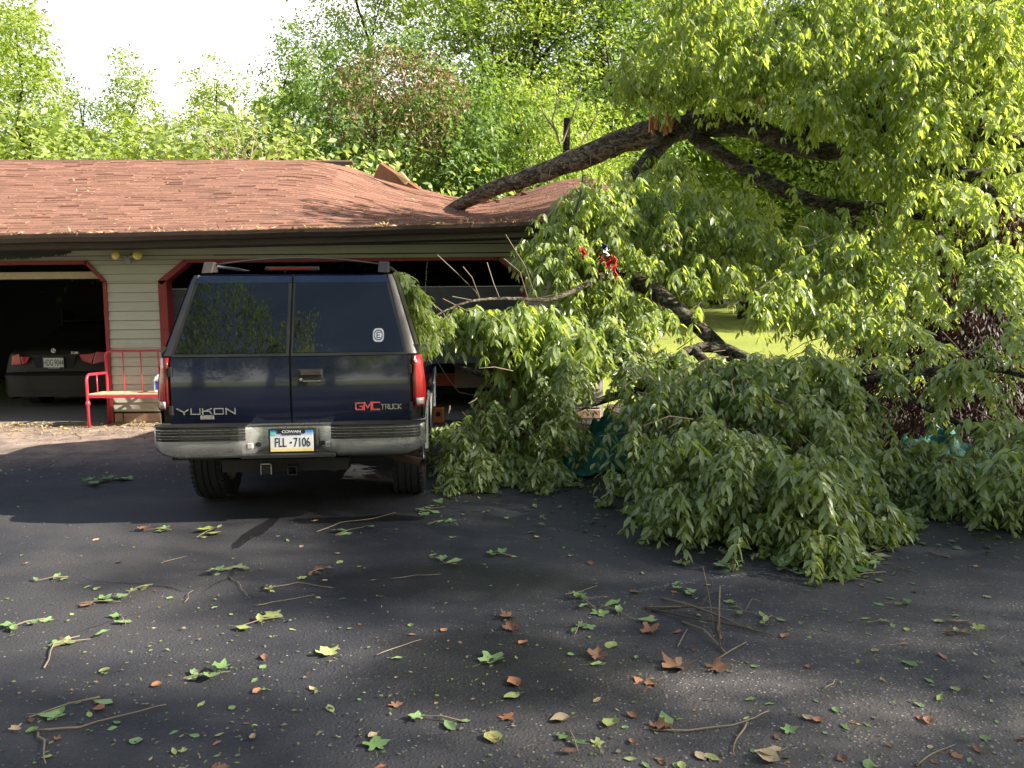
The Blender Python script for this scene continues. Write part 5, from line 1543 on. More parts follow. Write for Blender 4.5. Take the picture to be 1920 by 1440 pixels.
def sprays(blobs, seed, leafL=.105, per=5, ros=5, droop=.48, floor=None, tw=None, spread=.85, dens=1.0, tight=1.0, deep=1.0, down=.36):
    """hanging sprays: twigs that arch over and drop, with rosettes of drooping leaves along them.
    blobs: (px, py, Y, rx, ry, rY, count, mean length)"""
    r = np.random.default_rng(seed)
    A, LN = [], []
    for (px, py, Y, rx, ry, rY, cnt_, ln) in blobs:
        rY *= deep
        m = 0
        ncl = max(2, int(cnt_ * dens / (7 if tight == 1 else 12))); cl = r.normal(0, 1, (ncl, 3)); cl *= (r.random((ncl, 1)) ** .4 * .95) / np.linalg.norm(cl, axis=1, keepdims=True)
        while m < cnt_ * dens:
            u = cl[m % ncl] + r.normal(0, 1, 3) * (min(.5, 22 / rx) * tight, min(.5, 13 / ry), .22 * tight) if r.random() < (.75 if tight == 1 else .93) else r.uniform(-1, 1, 3)
            if (u ** 2).sum() > 1.3: continue
            if covered(px + u[0] * rx, py + u[1] * ry, Y + u[2] * rY) and r.random() < .93: m += 1; continue
            p = at(px + u[0] * rx, py + u[1] * ry, Y + u[2] * rY)
            if p.z < .06: p.z = .06
            A.append(p); LN.append(ln * r.uniform(.6, 1.4)); m += 1
    A = np.array([tuple(p) for p in A]); LN = np.array(LN); n = len(A)
    a = r.uniform(0, 2 * np.pi, n)
    d0 = np.c_[np.cos(a), np.sin(a) - .35, r.uniform(-.75, .45, n)]
    d0 = norm(d0)
    lp = []
    tv, tt_, off = [], [], 0
    ss = np.linspace(.25, 1, per)
    pts = []
    for s_ in np.linspace(0, 1, 5):
        pts.append(A + d0 * (LN * s_ * .75)[:, None] + np.array([0, 0, -1.0]) * (LN * .68 * s_ ** 2.0)[:, None])
    pts = np.stack(pts, 1)
    if floor is not None: pts[:, :, 2] = np.maximum(pts[:, :, 2], floor + .02)
    # thin twig strips (three sided)
    rad = (.0055 * np.array([1, .8, .6, .5, .3]))[None, :, None]
    ring = []
    for k in range(3):
        an = 2 * math.pi * k / 3
        ring.append(pts + np.array([math.cos(an), math.sin(an), 0])[None, None, :] * rad)
    V = np.stack(ring, 2).reshape(-1, 3)            # n,5,3
    base = (np.arange(n) * 15)[:, None, None]
    T1 = []
    for i in range(4):
        for k in range(3):
            j = (k + 1) % 3
            T1 += [(i * 3 + k, i * 3 + j, (i + 1) * 3 + j), (i * 3 + k, (i + 1) * 3 + j, (i + 1) * 3 + k)]
    T = (np.array(T1)[None] + base).reshape(-1, 3)
    twm = (V, T)
    Ps, Ds, Ns, Ls, vs = [], [], [], [], []
    vb = r.random(n); sb = r.uniform(.75, 1.2, n)
    for s_ in ss:
        f = s_ * 4; i = min(int(f), 3); k = f - i
        p = pts[:, i] * (1 - k) + pts[:, i + 1] * k
        tg = norm(pts[:, i + 1] - pts[:, i])
        a0 = r.uniform(0, 6.28, n)
        for q in range(ros):
            an = a0 + q * 2 * np.pi / ros + r.uniform(-.5, .5, n)
            rad_ = np.c_[np.cos(an), np.sin(an), r.uniform(-.2, .2, n)]
            D = norm(rad_ * spread + tg * .40 + np.array([0, 0, -down]) + r.normal(0, .27, (n, 3)))
            N = norm(rad_ * .9 + np.array([0, 0, .55]) + r.normal(0, .35, (n, 3)))
            Ps.append(p + r.normal(0, .012, (n, 3))); Ds.append(D); Ns.append(N); Ls.append(leafL * sb * r.uniform(.65, 1.15, n) * (.8 + .3 * (s_ < .9)))
            vs.append(np.clip(vb * .65 + r.random(n) * .35, 0, 1))
    P, D, N, L, v = map(np.concatenate, (Ps, Ds, Ns, Ls, vs))
    lv = leaves(P, D, N, L, L * r.uniform(.36, .50, len(L)), droop, v, floor)
    return lv, twm

def foliage(name, blobs, seed, mat=None, **k):
    (V, T, v), (TV, TT) = sprays(blobs, seed, **k)
    o = link(name, tri_mesh(name, V - np.array(FO), T, v), ft, mat or M_fl); o['kind'] = 'stuff'
    o2 = link('twigs', tri_mesh('twigs', TV - np.array(FO), TT), ft, M_twig2); o2['kind'] = 'stuff'
    return len(T)
M_twig2 = plain('green_brown_twig', (.10, .075, .045), .7, nscale=12, var=.3)
nt = 0
# sunlit upper crown
nt += foliage('upper_foliage', [
    (1330, 60, 10.8, 120, 95, 1.2, 190, .42), (1230, 130, 11.3, 70, 80, .9, 95, .40), (1480, 90, 10.6, 120, 95, 1.3, 160, .42),
    (1640, 70, 10.2, 120, 90, 1.3, 150, .42), (1780, 100, 9.8, 130, 110, 1.4, 230, .42), (1890, 40, 9.4, 70, 80, 1.0, 110, .42),
    (1560, 190, 10.2, 130, 60, 1.1, 150, .40), (1360, 170, 11.0, 90, 45, .8, 90, .38), (1760, 220, 9.5, 130, 60, 1.0, 140, .40), (1900, 190, 9.2, 60, 80, .9, 90, .4), (1440, -40, 11.0, 300, 60, 1.3, 160, .45), (1750, -60, 10.2, 230, 60, 1.3, 130, .45)],
    21, leafL=.092, per=4, ros=5, dens=.95)
# middle curtain
nt += foliage('hanging_foliage', [
    (1150, 390, 9.7, 90, 75, .7, 170, .38), (1050, 460, 9.3, 62, 60, .5, 120, .34), (1110, 520, 9.1, 85, 65, .6, 150, .36),
    (1270, 400, 9.9, 110, 90, .9, 210, .40), (1400, 440, 9.9, 100, 90, .9, 170, .40), (1520, 470, 9.5, 100, 90, .9, 170, .40),
    (1640, 400, 9.4, 110, 90, 1.0, 190, .42), (1760, 400, 9.1, 100, 100, 1.0, 150, .42), (1870, 360, 8.9, 70, 90, .9, 130, .40),
    (1190, 600, 8.8, 60, 50, .5, 90, .34), (1270, 570, 8.3, 40, 24, .4, 30, .28), (1440, 560, 8.2, 36, 24, .4, 24, .28), (1560, 590, 8.2, 40, 34, .4, 50, .34), (1650, 600, 8.0, 50, 40, .4, 60, .34), (1095, 360, 10.3, 34, 36, .4, 46, .30), (1060, 400, 9.9, 26, 20, .3, 24, .24), (1310, 490, 9.2, 80, 40, .6, 60, .30), (1590, 500, 8.8, 80, 40, .6, 70, .34), (1470, 540, 8.6, 40, 40, .4, 34, .36),
    (1710, 540, 8.4, 60, 50, .5, 50, .36), (1240, 310, 10.7, 60, 40, .5, 60, .3), (1450, 350, 10.2, 120, 40, .7, 80, .35), (1620, 270, 9.6, 90, 50, .7, 110, .4), (1700, 310, 9.3, 60, 60, .6, 80, .4), (1180, 480, 9.5, 120, 100, .7, 200, .34)],
    22, leafL=.086, per=4, ros=5, dens=.75)
# arm reaching to the car
nt += foliage('reaching_spray', [
    (930, 590, 8.0, 60, 20, .35, 34, .30), (880, 590, 7.9, 30, 16, .2, 14, .30), (1000, 600, 8.2, 60, 40, .4, 60, .34), (1060, 640, 8.2, 70, 55, .5, 90, .34),
    (975, 650, 8.0, 40, 35, .3, 34, .30), (950, 590, 8.0, 50, 16, .3, 20, .34)],
    23, leafL=.112, per=4, ros=5)
# sprays lying on the side of the car
nt += foliage('spray_on_car', [
    (768, 536, 6.7, 10, 16, .2, 20, .10), (784, 572, 6.9, 10, 20, .25, 26, .12), (802, 600, 7.1, 12, 14, .3, 22, .14), (750, 512, 6.4, 10, 4, .12, 12, .05), (822, 600, 7.3, 14, 8, .2, 14, .15), (806, 625, 7.2, 14, 14, .2, 16, .12), (842, 592, 7.6, 16, 8, .2, 8, .14), (790, 640, 7.0, 8, 14, .2, 8, .10)],
    24, leafL=.070, per=3, ros=4)
# left heap on the ground
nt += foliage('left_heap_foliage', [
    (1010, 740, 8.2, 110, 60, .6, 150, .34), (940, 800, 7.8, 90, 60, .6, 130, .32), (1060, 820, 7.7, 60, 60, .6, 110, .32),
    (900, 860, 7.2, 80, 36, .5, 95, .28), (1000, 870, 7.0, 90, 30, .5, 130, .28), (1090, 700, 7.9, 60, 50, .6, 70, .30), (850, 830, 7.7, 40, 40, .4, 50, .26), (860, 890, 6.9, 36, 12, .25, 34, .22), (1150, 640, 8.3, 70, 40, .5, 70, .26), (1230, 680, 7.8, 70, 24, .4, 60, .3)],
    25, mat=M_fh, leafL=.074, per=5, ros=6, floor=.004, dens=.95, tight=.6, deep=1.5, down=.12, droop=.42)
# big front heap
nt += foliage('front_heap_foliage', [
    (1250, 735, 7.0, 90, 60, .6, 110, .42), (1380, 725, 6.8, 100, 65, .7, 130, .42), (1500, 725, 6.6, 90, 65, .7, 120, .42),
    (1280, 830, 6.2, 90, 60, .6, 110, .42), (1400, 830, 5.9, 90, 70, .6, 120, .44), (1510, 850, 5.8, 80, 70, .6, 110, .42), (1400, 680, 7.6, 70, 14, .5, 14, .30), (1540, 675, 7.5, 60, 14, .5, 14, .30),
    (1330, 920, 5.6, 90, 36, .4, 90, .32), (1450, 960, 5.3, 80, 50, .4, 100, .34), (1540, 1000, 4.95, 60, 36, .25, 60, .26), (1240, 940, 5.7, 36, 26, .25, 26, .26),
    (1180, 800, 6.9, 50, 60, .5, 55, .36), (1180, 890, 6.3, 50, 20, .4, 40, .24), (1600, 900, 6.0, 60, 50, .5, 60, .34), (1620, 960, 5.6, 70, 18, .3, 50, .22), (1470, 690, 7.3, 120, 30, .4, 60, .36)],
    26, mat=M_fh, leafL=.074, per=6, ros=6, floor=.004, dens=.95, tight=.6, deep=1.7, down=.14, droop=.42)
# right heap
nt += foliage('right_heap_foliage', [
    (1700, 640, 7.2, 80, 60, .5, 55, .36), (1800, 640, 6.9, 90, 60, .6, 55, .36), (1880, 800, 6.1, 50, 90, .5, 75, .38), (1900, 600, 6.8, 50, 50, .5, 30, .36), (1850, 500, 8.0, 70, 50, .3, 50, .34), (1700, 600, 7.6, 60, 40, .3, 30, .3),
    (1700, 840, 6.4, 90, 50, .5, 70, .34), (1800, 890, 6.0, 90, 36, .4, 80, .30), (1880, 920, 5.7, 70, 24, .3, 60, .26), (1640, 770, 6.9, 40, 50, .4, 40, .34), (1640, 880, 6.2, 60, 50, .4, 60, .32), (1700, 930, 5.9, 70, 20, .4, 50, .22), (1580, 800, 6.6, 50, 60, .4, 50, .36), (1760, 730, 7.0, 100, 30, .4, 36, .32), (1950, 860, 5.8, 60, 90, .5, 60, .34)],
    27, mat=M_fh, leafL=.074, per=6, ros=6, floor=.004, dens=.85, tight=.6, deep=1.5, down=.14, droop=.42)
print('fallen tree leaf triangles', nt)

mb = MB()
for k in range(150):
    px, py, Y = rnd.choice([(1250 + rnd.gauss(0, 60), 780 + rnd.gauss(0, 60), 6.6), (1420 + rnd.gauss(0, 90), 830 + rnd.gauss(0, 80), 6.0), (1750 + rnd.gauss(0, 80), 740 + rnd.gauss(0, 60), 6.9), (980 + rnd.gauss(0, 70), 800 + rnd.gauss(0, 50), 7.5), (1250 + rnd.gauss(0, 80), 690 + rnd.gauss(0, 25), 7.8), (1500 + rnd.gauss(0, 120), 540 + rnd.gauss(0, 60), 9.0)])
    p0 = at(px, py, Y)
    if p0.z < .1: continue
    d_ = Vector((rnd.uniform(-1, 1), rnd.uniform(-.7, .2), rnd.uniform(-.7, .5))) * rnd.uniform(.15, .5)
    m_ = p0 + d_ * .5 + Vector((rnd.uniform(-.04, .04), 0, rnd.uniform(0, .06)))
    e_ = p0 + d_; e_.z = max(e_.z, .02)
    mb.tube([p0 - FO, m_ - FO, e_ - FO], [.006, .0045, .002], 4)
mb.build('fine_twigs', M_twig, ft, kind='stuff')
# ================================================================ LEAVES, TWIGS AND SPRIGS ON THE DRIVE
def glf(name, a, b, rough=.5, tw=.2):
    t = NT(name)
    o_ = t.orand(); n = t.noise(25, 4, .6)
    c = t.mix(o_, a, b); c = t.mix(t.math('MULTIPLY', n, .35), c, tuple(x * .45 for x in a))
    t.set(col=c, rough=rough, spec=.35)
    t.bump(n, .3, .004)
    return t.m
GM = {'green': glf('fresh_green_leaf', (.13, .22, .07), (.25, .36, .15)), 'yellow-green': glf('yellow_green_leaf', (.26, .31, .09), (.38, .40, .16)),
      'brown': glf('brown_dry_leaf', (.14, .07, .04), (.26, .14, .08), .7), 'orange': glf('orange_dry_leaf', (.30, .12, .06), (.40, .22, .12), .6), 'tan': glf('tan_dry_leaf', (.36, .26, .15), (.48, .38, .24), .7)}
def outline(kind):
    if kind == 'maple':
        R_ = []
        for i_ in range(28):
            a_ = -math.pi / 2 + 2 * math.pi * (i_ + .5) / 28
            th_ = (a_ + math.pi / 2) % (2 * math.pi) - math.pi          # 0 at the tip
            lobe = .40 + .12 * math.cos(th_ * 5) + .10 * math.cos(th_)
            if abs(abs(th_) - math.pi) < .25: lobe *= .55
            lobe *= 1 + .07 * (1 if i_ % 2 else -1)
            R_.append((math.sin(th_) * lobe * 1.05, .45 + math.cos(th_) * lobe))
        k = R_
    elif kind == 'oval':
        k = [(0, 0), (.14, .18), (.23, .42), (.20, .66), (.10, .86), (0, 1), (-.10, .86), (-.2, .66), (-.22, .42), (-.13, .18)]
    else:
        k = [(0, 0), (.22, .12), (.38, .35), (.40, .55), (.25, .8), (0, 1), (-.26, .78), (-.40, .55), (-.36, .33), (-.2, .1)]
    return k
def leaf_me(kind, curl, seed):
    r = random.Random(seed)
    k = outline(kind); n = len(k)
    v = []; f = []
    cx_, cy_ = 0, .42
    v.append((cx_, cy_, 0.0))
    def zf(x, y): return curl * ((abs(x)) ** 1.3 * .9 + (y - .4) ** 2 * .7) + .03 * math.sin(y * 9 + x * 6 + seed)
    for (x, y) in k: v.append(((cx_ + x) / 2, (cy_ + y) / 2, zf(x / 2, (cy_ + y) / 2)))
    for (x, y) in k: v.append((x * r.uniform(.94, 1.06), y, zf(x, y) + r.uniform(-.02, .05) * curl * 2))
    for i in range(n):
        j = (i + 1) % n
        f.append((0, 1 + i, 1 + j)); f.append((1 + i, 1 + n + i, 1 + n + j, 1 + j))
    # stalk
    b = len(v)
    v += [(-.012, 0, .01), (.012, 0, .01), (.04, -.35, .03), (.02, -.35, .03)]; f.append((b, b + 3, b + 2, b + 1))
    zmin = min(p[2] for p in v)
    v = [(x, y, z - zmin) for x, y, z in v]
    me = bpy.data.meshes.new('leaf_' + kind); me.from_pydata(v, [], f); me.update()
    me.polygons.foreach_set('use_smooth', [True] * len(me.polygons))
    return me
LM = {}
for kind in ('maple', 'oval', 'round'):
    for col in GM:
        for q, cu in enumerate((.14, .42)):
            m_ = leaf_me(kind, cu * (1.5 if col in ('brown', 'orange', 'tan') else 1), q * 5 + len(LM)); m_.materials.append(GM[col]); LM[(kind, col, q)] = m_
def put_leaf(kind, col, x, y, size, z=.002, parent=None, name=None, rz=None, q=None, lab=None, group='loose leaves scattered on the drive'):
    o = bpy.data.objects.new(name or 'fallen_leaf', LM[(kind, col, rnd.choice((0, 1)) if q is None else q)])
    COL.objects.link(o); o.location = (x, y, z); o.rotation_euler = (rnd.uniform(-.12, .12), rnd.uniform(-.12, .12), rnd.uniform(0, 6.28) if rz is None else rz)
    o.scale = (size * rnd.uniform(.85, 1.1), size, size)
    if parent: o.parent = parent
    else: tag(o, lab, 'leaf', group)
    return o
def zone(px, py):
    side = 'left' if px < 480 else 'middle' if px < 1150 else 'right'
    row = 'near the car' if py < 1040 else 'midway down' if py < 1230 else 'nearest the camera'
    return {'near the car': 'by the parked cars' if side == 'left' else 'close behind the dark suv' if side == 'middle' else 'by the front heap of branches', 'midway down': 'across the %s of the drive' % side, 'nearest the camera': 'in the %s foreground of the drive' % side}[row]
SH = {'maple': 'lobed', 'oval': 'narrow oval', 'round': 'rounded'}
def blocked(x, y):
    if y > 9.5: return True
    p = SMI @ Vector((x, y, 0))
    if -1 < p.x < 1 and p.y > .2: return True
    if x > .2 and y > 6.2: return True
    g = (x - .0, y)
    if x > .75 and y > 4.55 + max(0, (1.5 - x)) * .9 + max(0, x - 2.6) * 1.0 and y > 4.6: return True
    return False
cnt = 0
while cnt < 240:
    px, py = rnd.uniform(-30, 1950), 870 + 590 * rnd.random() ** .62
    g = gnd(px, py)
    if blocked(g.x, g.y): continue
    dens = .55 + .45 * math.sin(g.x * 1.3 + 1) * math.cos(g.y * 1.7)
    if 500 < px < 1150 and py > 1180 and rnd.random() < .7: continue
    if rnd.random() > dens + .3: continue
    col = rnd.choices(list(GM), (38, 22, 16, 12, 12))[0]
    kind = rnd.choices(['maple', 'oval', 'round'], (7, 55, 38))[0]
    sz = rnd.uniform(.018, .058) * (1.25 if kind == 'maple' else 1); cq = rnd.choice((0, 1))
    put_leaf(kind, col, g.x, g.y, sz, q=cq, lab='%s %s %s %s leaf %s' % ('tiny' if sz < .028 else 'small' if sz < .045 else 'medium', 'curled' if cq else 'flat', SH[kind], col, zone(px, py)))
    cnt += 1
# the larger single leaves
for (px, py, kind, col, s_, lab) in [
    (900, 1247, 'maple', 'green', .13, 'large pale green lobed leaf alone in the middle of the dark wet patch'),
    (625, 1235, 'maple', 'yellow-green', .11, 'speckled yellow green lobed leaf left of the wet patch'),
    (625, 1338, 'oval', 'yellow-green', .08, 'bright yellow green oval leaf below the wet patch'),
    (706, 1412, 'maple', 'green', .09, 'green leaf with a bent tip at the bottom middle edge'),
    (250, 1398, 'round', 'green', .055, 'small bright green round leaf by the long forked twig'),
    (1070, 1348, 'round', 'tan', .085, 'tan leaf with a long pale stalk in the near middle'),
    (1152, 1350, 'round', 'yellow-green', .085, 'cream green leaf just right of the tan stalked leaf'),
    (1212, 1364, 'maple', 'brown', .095, 'purplish brown lobed leaf at the end of the curved twig'),
    (1258, 1366, 'oval', 'green', .11, 'dark green serrated leaf lying along the curved twig'),
    (1465, 1408, 'oval', 'tan', .11, 'upright curled tan leaf at the bottom right of centre'),
    (1462, 1432, 'round', 'tan', .09, 'flat tan leaf under the curled one at the bottom edge'),
    (915, 1378, 'oval', 'orange', .08, 'rusty orange leaf lying over a yellow one near the bottom'),
    (921, 1374, 'round', 'yellow-green', .085, 'yellow leaf half under the rusty orange one'),
    (972, 1290, 'round', 'orange', .08, 'curled orange leaf above the rusty one near the bottom'),
    (974, 1302, 'round', 'yellow-green', .075, 'pale yellow leaf under the curled orange leaf'),
    (1318, 1418, 'round', 'yellow-green', .06, 'pale lemon leaf with a thin stalk at the bottom'),
    (1630, 1424, 'oval', 'green', .08, 'plain green oval leaf at the bottom right'),
    (1690, 1240, 'oval', 'green', .085, 'pale green oval leaf on the speckled ground at the right'),
    (1740, 1360, 'round', 'orange', .05, 'round orange leaf on the speckled ground at the right'),
    (1545, 1356, 'round', 'orange', .045, 'round orange leaf to the right of the curved twig'),
    (1776, 1238, 'oval', 'orange', .07, 'long orange leaf at the right beside the plain green one'),
    (1750, 1166, 'round', 'yellow-green', .05, 'small round yellow leaf near the mossy stick'),
    (1290, 1245, 'maple', 'brown', .13, 'large crumpled brown leaf in the right middle'),
    (1320, 1255, 'maple', 'brown', .11, 'crumpled brown leaf touching the large one'),
    (1230, 1278, 'maple', 'orange', .11, 'crumpled orange brown leaf left of the large brown pair'),
    (965, 1155, 'maple', 'brown', .09, 'brown leaf beside the fallen green pair in the centre'),
    (968, 1186, 'maple', 'brown', .09, 'reddish brown leaf just below the other in the centre'),
    (1205, 1192, 'maple', 'orange', .11, 'torn orange leaf at the left end of the twig heap'),
    (1150, 1204, 'round', 'yellow-green', .08, 'yellowed leaf left of the torn orange one'),
    (1120, 1242, 'maple', 'brown', .09, 'dull brown leaf under a green one right of the centre'),
    (1105, 1248, 'oval', 'green', .08, 'bright green leaf resting on the dull brown one'),
    (740, 1316, 'maple', 'orange', .055, 'tiny orange leaf in the middle of the wet patch'),
    (1235, 1000, 'round', 'orange', .06, 'orange leaf below the tip of the front branches'),
    (1110, 1060, 'round', 'brown', .06, 'brown leaf above the chalky line')]:
    g = gnd(px, py); put_leaf(kind, col, g.x, g.y, s_, lab=lab, group='larger leaves on the drive')

def sprig(px, py, n, size, col, lab, name='leaf_sprig', kind=None, spread=1.0):
    g = gnd(px, py)
    r = empty(name, (g.x, g.y, 0), 0, lab, 'sprig', 'torn leafy sprigs on the drive')
    a0 = rnd.uniform(0, 6.28); ln = size * 1.6 * spread
    mb = MB(); mb.tube([(-math.cos(a0) * ln * .6, -math.sin(a0) * ln * .6, .008), (0, 0, .02), (math.cos(a0) * ln * .7, math.sin(a0) * ln * .7, .012)], [.004, .003, .002], 5); mb.build('stem', M_twig, r)
    for k in range(n):
        t_ = (k / max(1, n - 1) - .45) * ln * 1.2
        put_leaf(kind or rnd.choice(('maple', 'oval', 'oval')), col if rnd.random() < .85 else rnd.choice(('yellow-green', 'brown')), math.cos(a0) * t_ + rnd.uniform(-.02, .02), math.sin(a0) * t_ + rnd.uniform(-.02, .02), size * rnd.uniform(.7, 1.1), z=.004 + k * .005, parent=r, name='leaf', q=1 if k % 2 else 0)
    return r
for a in [(198, 904, 8, .17, 'green', 'bushy dark green sprig alone left of the suv wheel'), (298, 996, 4, .09, 'green', 'small green sprig behind the suv at the left'), (388, 1001, 5, .12, 'yellow-green', 'pale yellow green sprig behind the suv'),
          (430, 1070, 6, .10, 'green', 'dark green sprig in the left middle of the drive'), (186, 1133, 5, .10, 'green', 'flat green sprig at the left of the drive'), (492, 1168, 3, .11, 'yellow-green', 'bright pair of leaves on the sunlit patch left of centre'),
          (385, 1270, 6, .09, 'green', 'crumpled green sprig in the left foreground'), (128, 1328, 3, .12, 'green', 'pale green leaf cluster with a brown stem at the lower left'), (655, 998, 3, .12, 'green', 'green sprig on the fluid stain behind the bumper'),
          (808, 958, 6, .12, 'green', 'fresh green sprig right of the fluid stain'), (818, 982, 3, .08, 'green', 'small sprig just below the fresh one right of the stain'), (820, 1052, 4, .10, 'green', 'loose green sprig in the middle below the suv'),
          (940, 1043, 4, .08, 'green', 'small curled green sprig in the open middle'), (1098, 1132, 4, .10, 'green', 'dark green sprig left of the big pale pair'), (1155, 1150, 3, .13, 'green', 'pair of large pale green leaves in the right middle'),
          (1285, 1108, 4, .09, 'green', 'glossy green sprig above the twig heap'), (1372, 1064, 6, .09, 'green', 'glossy dark sprig at the foot of the front heap'), (1480, 1074, 7, .075, 'green', 'compound leaf of small leaflets beside the front heap'),
          (1600, 1070, 7, .11, 'green', 'loose spray at the tip of the front heap'), (1640, 1040, 6, .12, 'yellow-green', 'bright sunlit spray right of the front heap tip'), (130, 1210, 4, .08, 'green', 'green leaves on a crooked twig at the far left'),
          (50, 1172, 4, .08, 'green', 'small green sprig at the left edge'), (100, 1088, 3, .08, 'green', 'small green sprig above the left edge one'), (265, 1105, 4, .07, 'yellow-green', 'yellowing sprig with an orange stem at the left'),
          (230, 1165, 3, .07, 'green', 'sprig with dark broken stems left of the centre'), (600, 1072, 5, .07, 'brown', 'brown seed cluster sprig in the upper middle'), (500, 1105, 3, .06, 'yellow-green', 'thin yellowing sprig by the forked twigs'), (1085, 1180, 3, .08, 'green', 'dark leaf pair left of the yellowed leaf'),
          (1795, 1190, 4, .07, 'yellow-green', 'pale leaflets beside the mossy stick'), (1680, 1135, 3, .06, 'green', 'small sprig on the sunlit right side'), (830, 1352, 3, .08, 'green', 'blue green sprig near the bottom middle'), (1075, 1392, 3, .07, 'green', 'dark green sprig at the bottom right of the middle'), (1380, 1140, 3, .07, 'green', 'green sprig among the upright twigs'), (1440, 1165, 4, .07, 'yellow-green', 'yellow green leaves at the right end of the twig heap'), (1650, 1170, 3, .05, 'green', 'tiny sprig right of the twig heap')]:
    sprig(*a)
TW = [([(65, 1376), (150, 1368), (240, 1345), (312, 1325)], .006, 'long thin twig reaching across the lower left corner'), ([(70, 1378), (84, 1402), (86, 1440)], .006, 'short bent end of twig running off the bottom left'),
      ([(502, 1108), (560, 1097), (625, 1104)], .004, 'curved twig loop in the left middle'), ([(475, 1138), (530, 1130), (590, 1118)], .004, 'straight pale twig below the curved one'), ([(430, 1083), (450, 1100), (464, 1120)], .004, 'forked twig in the left middle'),
      ([(80, 1256), (104, 1212), (150, 1196)], .006, 'crooked twig at the far left'), ([(595, 1000), (640, 982), (700, 975), (742, 962)], .006, 'twig lying in the fluid stain'), ([(350, 1130), (356, 1115), (362, 1110)], .003, 'tiny curved twig left of the pair'),
      ([(735, 1088), (780, 1082), (825, 1078)], .003, 'thin twig with a yellow bud in the middle'), ([(705, 1232), (750, 1215), (790, 1203)], .003, 'long leaf stalk in the middle'), ([(1225, 1370), (1320, 1374), (1400, 1360), (1440, 1336)], .005, 'long curved twig in the right foreground'),
      ([(1400, 1362), (1380, 1388), (1376, 1422)], .005, 'fork of the long curved twig pointing at the camera'), ([(1720, 1440), (1745, 1415), (1790, 1400)], .005, 'twig at the bottom right edge'), ([(1775, 1168), (1815, 1170), (1850, 1180)], .010, 'mossy broken stick at the right'),
      ([(1740, 1038), (1780, 1046)], .007, 'short dark stick in the sunlit patch at the right'), ([(1680, 1066), (1720, 1076)], .006, 'short dark stick left of the other in the right'), ([(1545, 1296), (1565, 1282), (1570, 1280)], .005, 'pale bent twig in the right foreground'),
      ([(1180, 1205), (1225, 1160), (1400, 1120)], .0, ''), ([(1060, 1118), (1090, 1110), (1120, 1100)], .004, 'dark stick left of the chalky line'), ([(20, 866), (60, 856), (100, 851)], .006, 'twig near the left edge by the garage'), ([(300, 1060), (330, 1050), (350, 1045)], .003, 'thin stem behind the car at the left'), ([(615, 905), (560, 915), (520, 920)], .0, '')]
for pts, r_, lab in TW:
    if r_ == 0: continue
    r_ *= .75
    P = [gnd(a, b) + Vector((0, 0, r_ + rnd.uniform(0, .012))) for a, b in pts]
    o0 = P[0].copy()
    # add jitter points
    Q2 = []
    for i in range(len(P) - 1):
        for k in range(3): Q2.append(P[i].lerp(P[i + 1], k / 3) + Vector((rnd.uniform(-.008, .008), rnd.uniform(-.008, .008), 0)))
    Q2.append(P[-1])
    mb = MB(); mb.tube([p - o0 for p in Q2], [r_ * (1 - .6 * i / len(Q2)) for i in range(len(Q2))], 6)
    o = mb.build('twig', M_twig, None, smooth=True); o.location = o0; tag(o, lab, 'twig', 'twigs on the drive')
# heap of twigs
hp = gnd(1345, 1175); heap = empty('twig_heap', hp, 0, 'tangle of bare twigs with one standing upright right of the centre', 'twig heap')
M_twd = plain('dark_twig', (.07, .05, .035), .75, nscale=12, var=.3)
for pts, r_, up, m_ in [([(1210, 1142), (1300, 1168), (1380, 1182), (1450, 1194)], .008, .02, M_twd), ([(1240, 1122), (1290, 1150), (1340, 1168), (1400, 1180)], .005, .05, M_twig), ([(1352, 1200), (1345, 1180), (1350, 1150)], .006, .0, M_twig), ([(1280, 1168), (1320, 1190), (1362, 1228)], .006, .02, M_twig),
                    ([(1270, 1215), (1285, 1190), (1290, 1180)], .004, .01, M_twig), ([(1310, 1145), (1330, 1130), (1352, 1110)], .005, .05, M_twd), ([(1210, 1140), (1260, 1148), (1330, 1150), (1420, 1150)], .004, .03, M_twig), ([(1340, 1240), (1370, 1225), (1400, 1205)], .004, .01, M_twig), ([(1220, 1145), (1300, 1150), (1420, 1186)], .006, .03, M_twd), ([(1395, 1150), (1410, 1130), (1425, 1128)], .003, .02, M_twig), ([(1575, 1090), (1620, 1083), (1660, 1074)], .006, .02, M_twig), ([(1570, 1097), (1600, 1088), (1640, 1094)], .004, .01, M_twig)]:
    P = [gnd(a, b) + Vector((0, 0, r_ + up * math.sin(math.pi * i / (len(pts) - 1)))) - hp for i, (a, b) in enumerate(pts)]
    mb = MB(); mb.tube(P, [r_ * (1 - .2 * i) for i in range(len(P))], 6); mb.build('twig', m_, heap, smooth=True)
b0 = gnd(1350, 1222)
for top, mid, r_ in (((1350, 1098), (1348, 1150), .0045), ((1318, 1062), (1330, 1120), .0022)):
    b1 = b0 if r_ == .0045 else gnd(1340, 1190)
    mb = MB(); mb.tube([b1 - hp, at(*mid, b1.y + .02) - hp, at(*top, b1.y + .05) - hp], [r_, r_ * .9, r_ * .5], 6); mb.build('upright_twig', M_twig, heap, smooth=True)

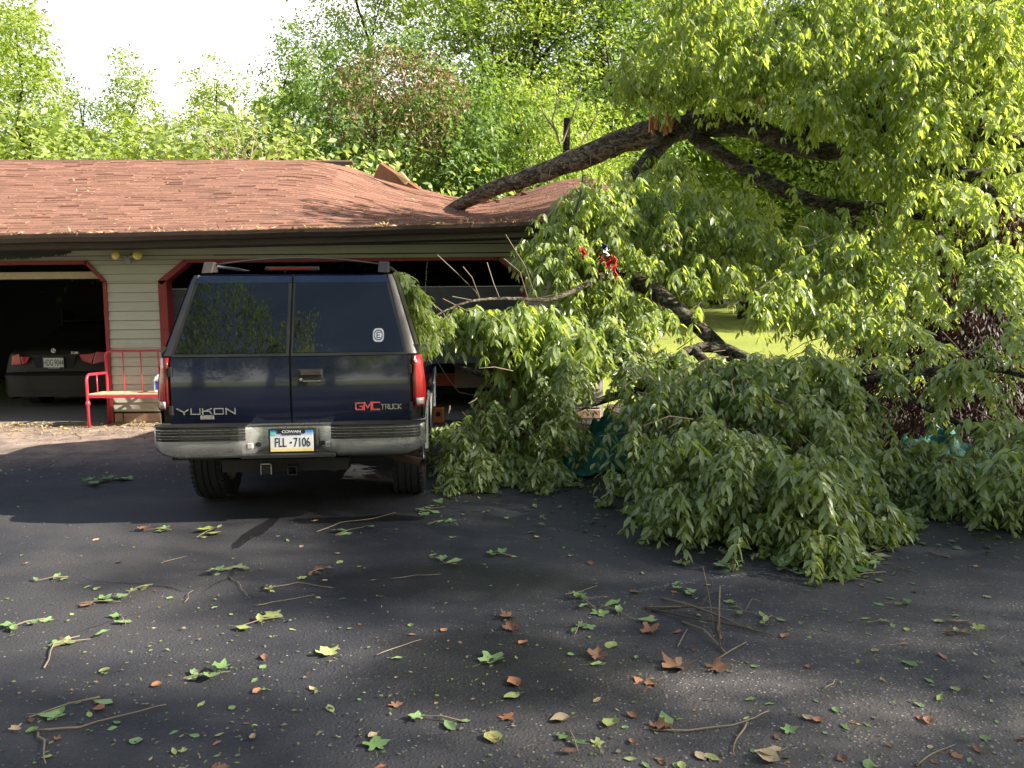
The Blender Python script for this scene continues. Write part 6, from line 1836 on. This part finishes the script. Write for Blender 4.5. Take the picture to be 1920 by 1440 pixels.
# leaf crumbs: small scraps all over the drive, thicker by the garage
def scraps(name, n, fn, smin, smax, mat, label, flat=.15):
    P = []
    while len(P) < n:
        x, y = fn()
        P.append((x, y, .004 + abs(rnd.gauss(0, .004))))
    P = np.array(P)
    D = norm(np.c_[rng.normal(0, 1, n), rng.normal(0, 1, n), rng.normal(0, flat, n)]); N = norm(np.c_[rng.normal(0, .25, n), rng.normal(0, .25, n), np.ones(n)])
    L = rng.uniform(smin, smax, n)
    P[:, 2] = np.maximum(P[:, 2], .003 - D[:, 2] * L)
    o = link(name, tri_mesh(name, *flakes(P, D, N, L, L * rng.uniform(.2, .7, n))), None, mat)
    return tag(o, label, 'debris', kind='stuff')
def f_front():
    while True:
        g = gnd(rnd.uniform(-100, 2000), 870 + 640 * rnd.random() ** .8)
        if not blocked(g.x, g.y): return g.x, g.y
def f_gar():
    x, y = rnd.uniform(-9, -3.4), 11.2 - abs(rnd.gauss(0, .55))
    return x, y
def f_gar2():
    return rnd.uniform(-9, -3), rnd.uniform(7.2, 10.8)
def f_heap():
    while True:
        x, y = rnd.uniform(-.6, 5.5), rnd.uniform(4.2, 9.5)
        if y > 4.4 + abs(x - 2.0) * .5: return x, y
scraps('green_scraps', 1100, f_front, .006, .026, leaf_mat('scrap_green', (.09, .17, .04), (.28, .34, .10), (.15, .2, .06), (.2, .3, .05), .1), 'tiny green leaf scraps scattered over the asphalt')
scraps('dry_scraps', 900, f_front, .006, .026, leaf_mat('dull_litter', (.14, .09, .05), (.30, .23, .12), (.2, .15, .09), (.2, .15, .05), .1), 'tiny dry leaf scraps scattered over the asphalt')
scraps('garage_litter', 2600, f_gar, .015, .07, M_litter, 'thick dry leaf litter along the garage threshold')
scraps('drive_litter', 900, f_gar2, .01, .045, M_litter, 'thin dry litter on the drive in front of the left bay')
scraps('heap_litter', 1800, f_heap, .02, .07, leaf_mat('scrap_green_two', (.04, .09, .02), (.12, .18, .05), (.12, .16, .07), (.2, .3, .05), .1), 'green leaf litter under the fallen branches')
# leaves stuck to the back of the car
for (px, py, yl, col, s_) in ((385, 655, .27, 'green', .06), (390, 690, .2, 'yellow-green', .03), (594, 656, .25, 'yellow-green', .03), (640, 697, .19, 'green', .02), (452, 635, .28, 'green', .025), (706, 560, .36, 'green', .03), (535, 512, .45, 'green', .04), (726, 608, .3, 'green', .022), (665, 605, .32, 'tan', .03)):
    p = SM @ SL(px, py, yl)
    p.y -= .012
    o = put_leaf('maple' if s_ > .05 else 'oval', col, p.x, p.y, s_, z=p.z, lab='small green leaf stuck to the rear of the suv', group='leaves stuck to the rear of the suv')
    o['label'] = {385: 'lobed wilted leaf stuck on the lower left rear window', 390: 'leaf stalk hanging below the wilted leaf on the rear door', 594: 'pale scrap stuck at the bottom of the right rear window', 640: 'tiny green scrap on the door beside the handle', 452: 'small green scrap in the middle of the left rear window', 706: 'pale green scrap high on the right rear window', 535: 'green leaf bits on the top edge between the rear doors', 726: 'small scrap on the right rear window above the white sticker', 665: 'curled tan scrap in the middle of the right rear window'}[px] or {.06: 'lobed wilted leaf stuck on the lower left rear window'}.get(s_, 'small leaf scrap stuck to the rear of the suv')
    o.rotation_euler = (math.radians(75), rnd.uniform(0, 6.28), 0)
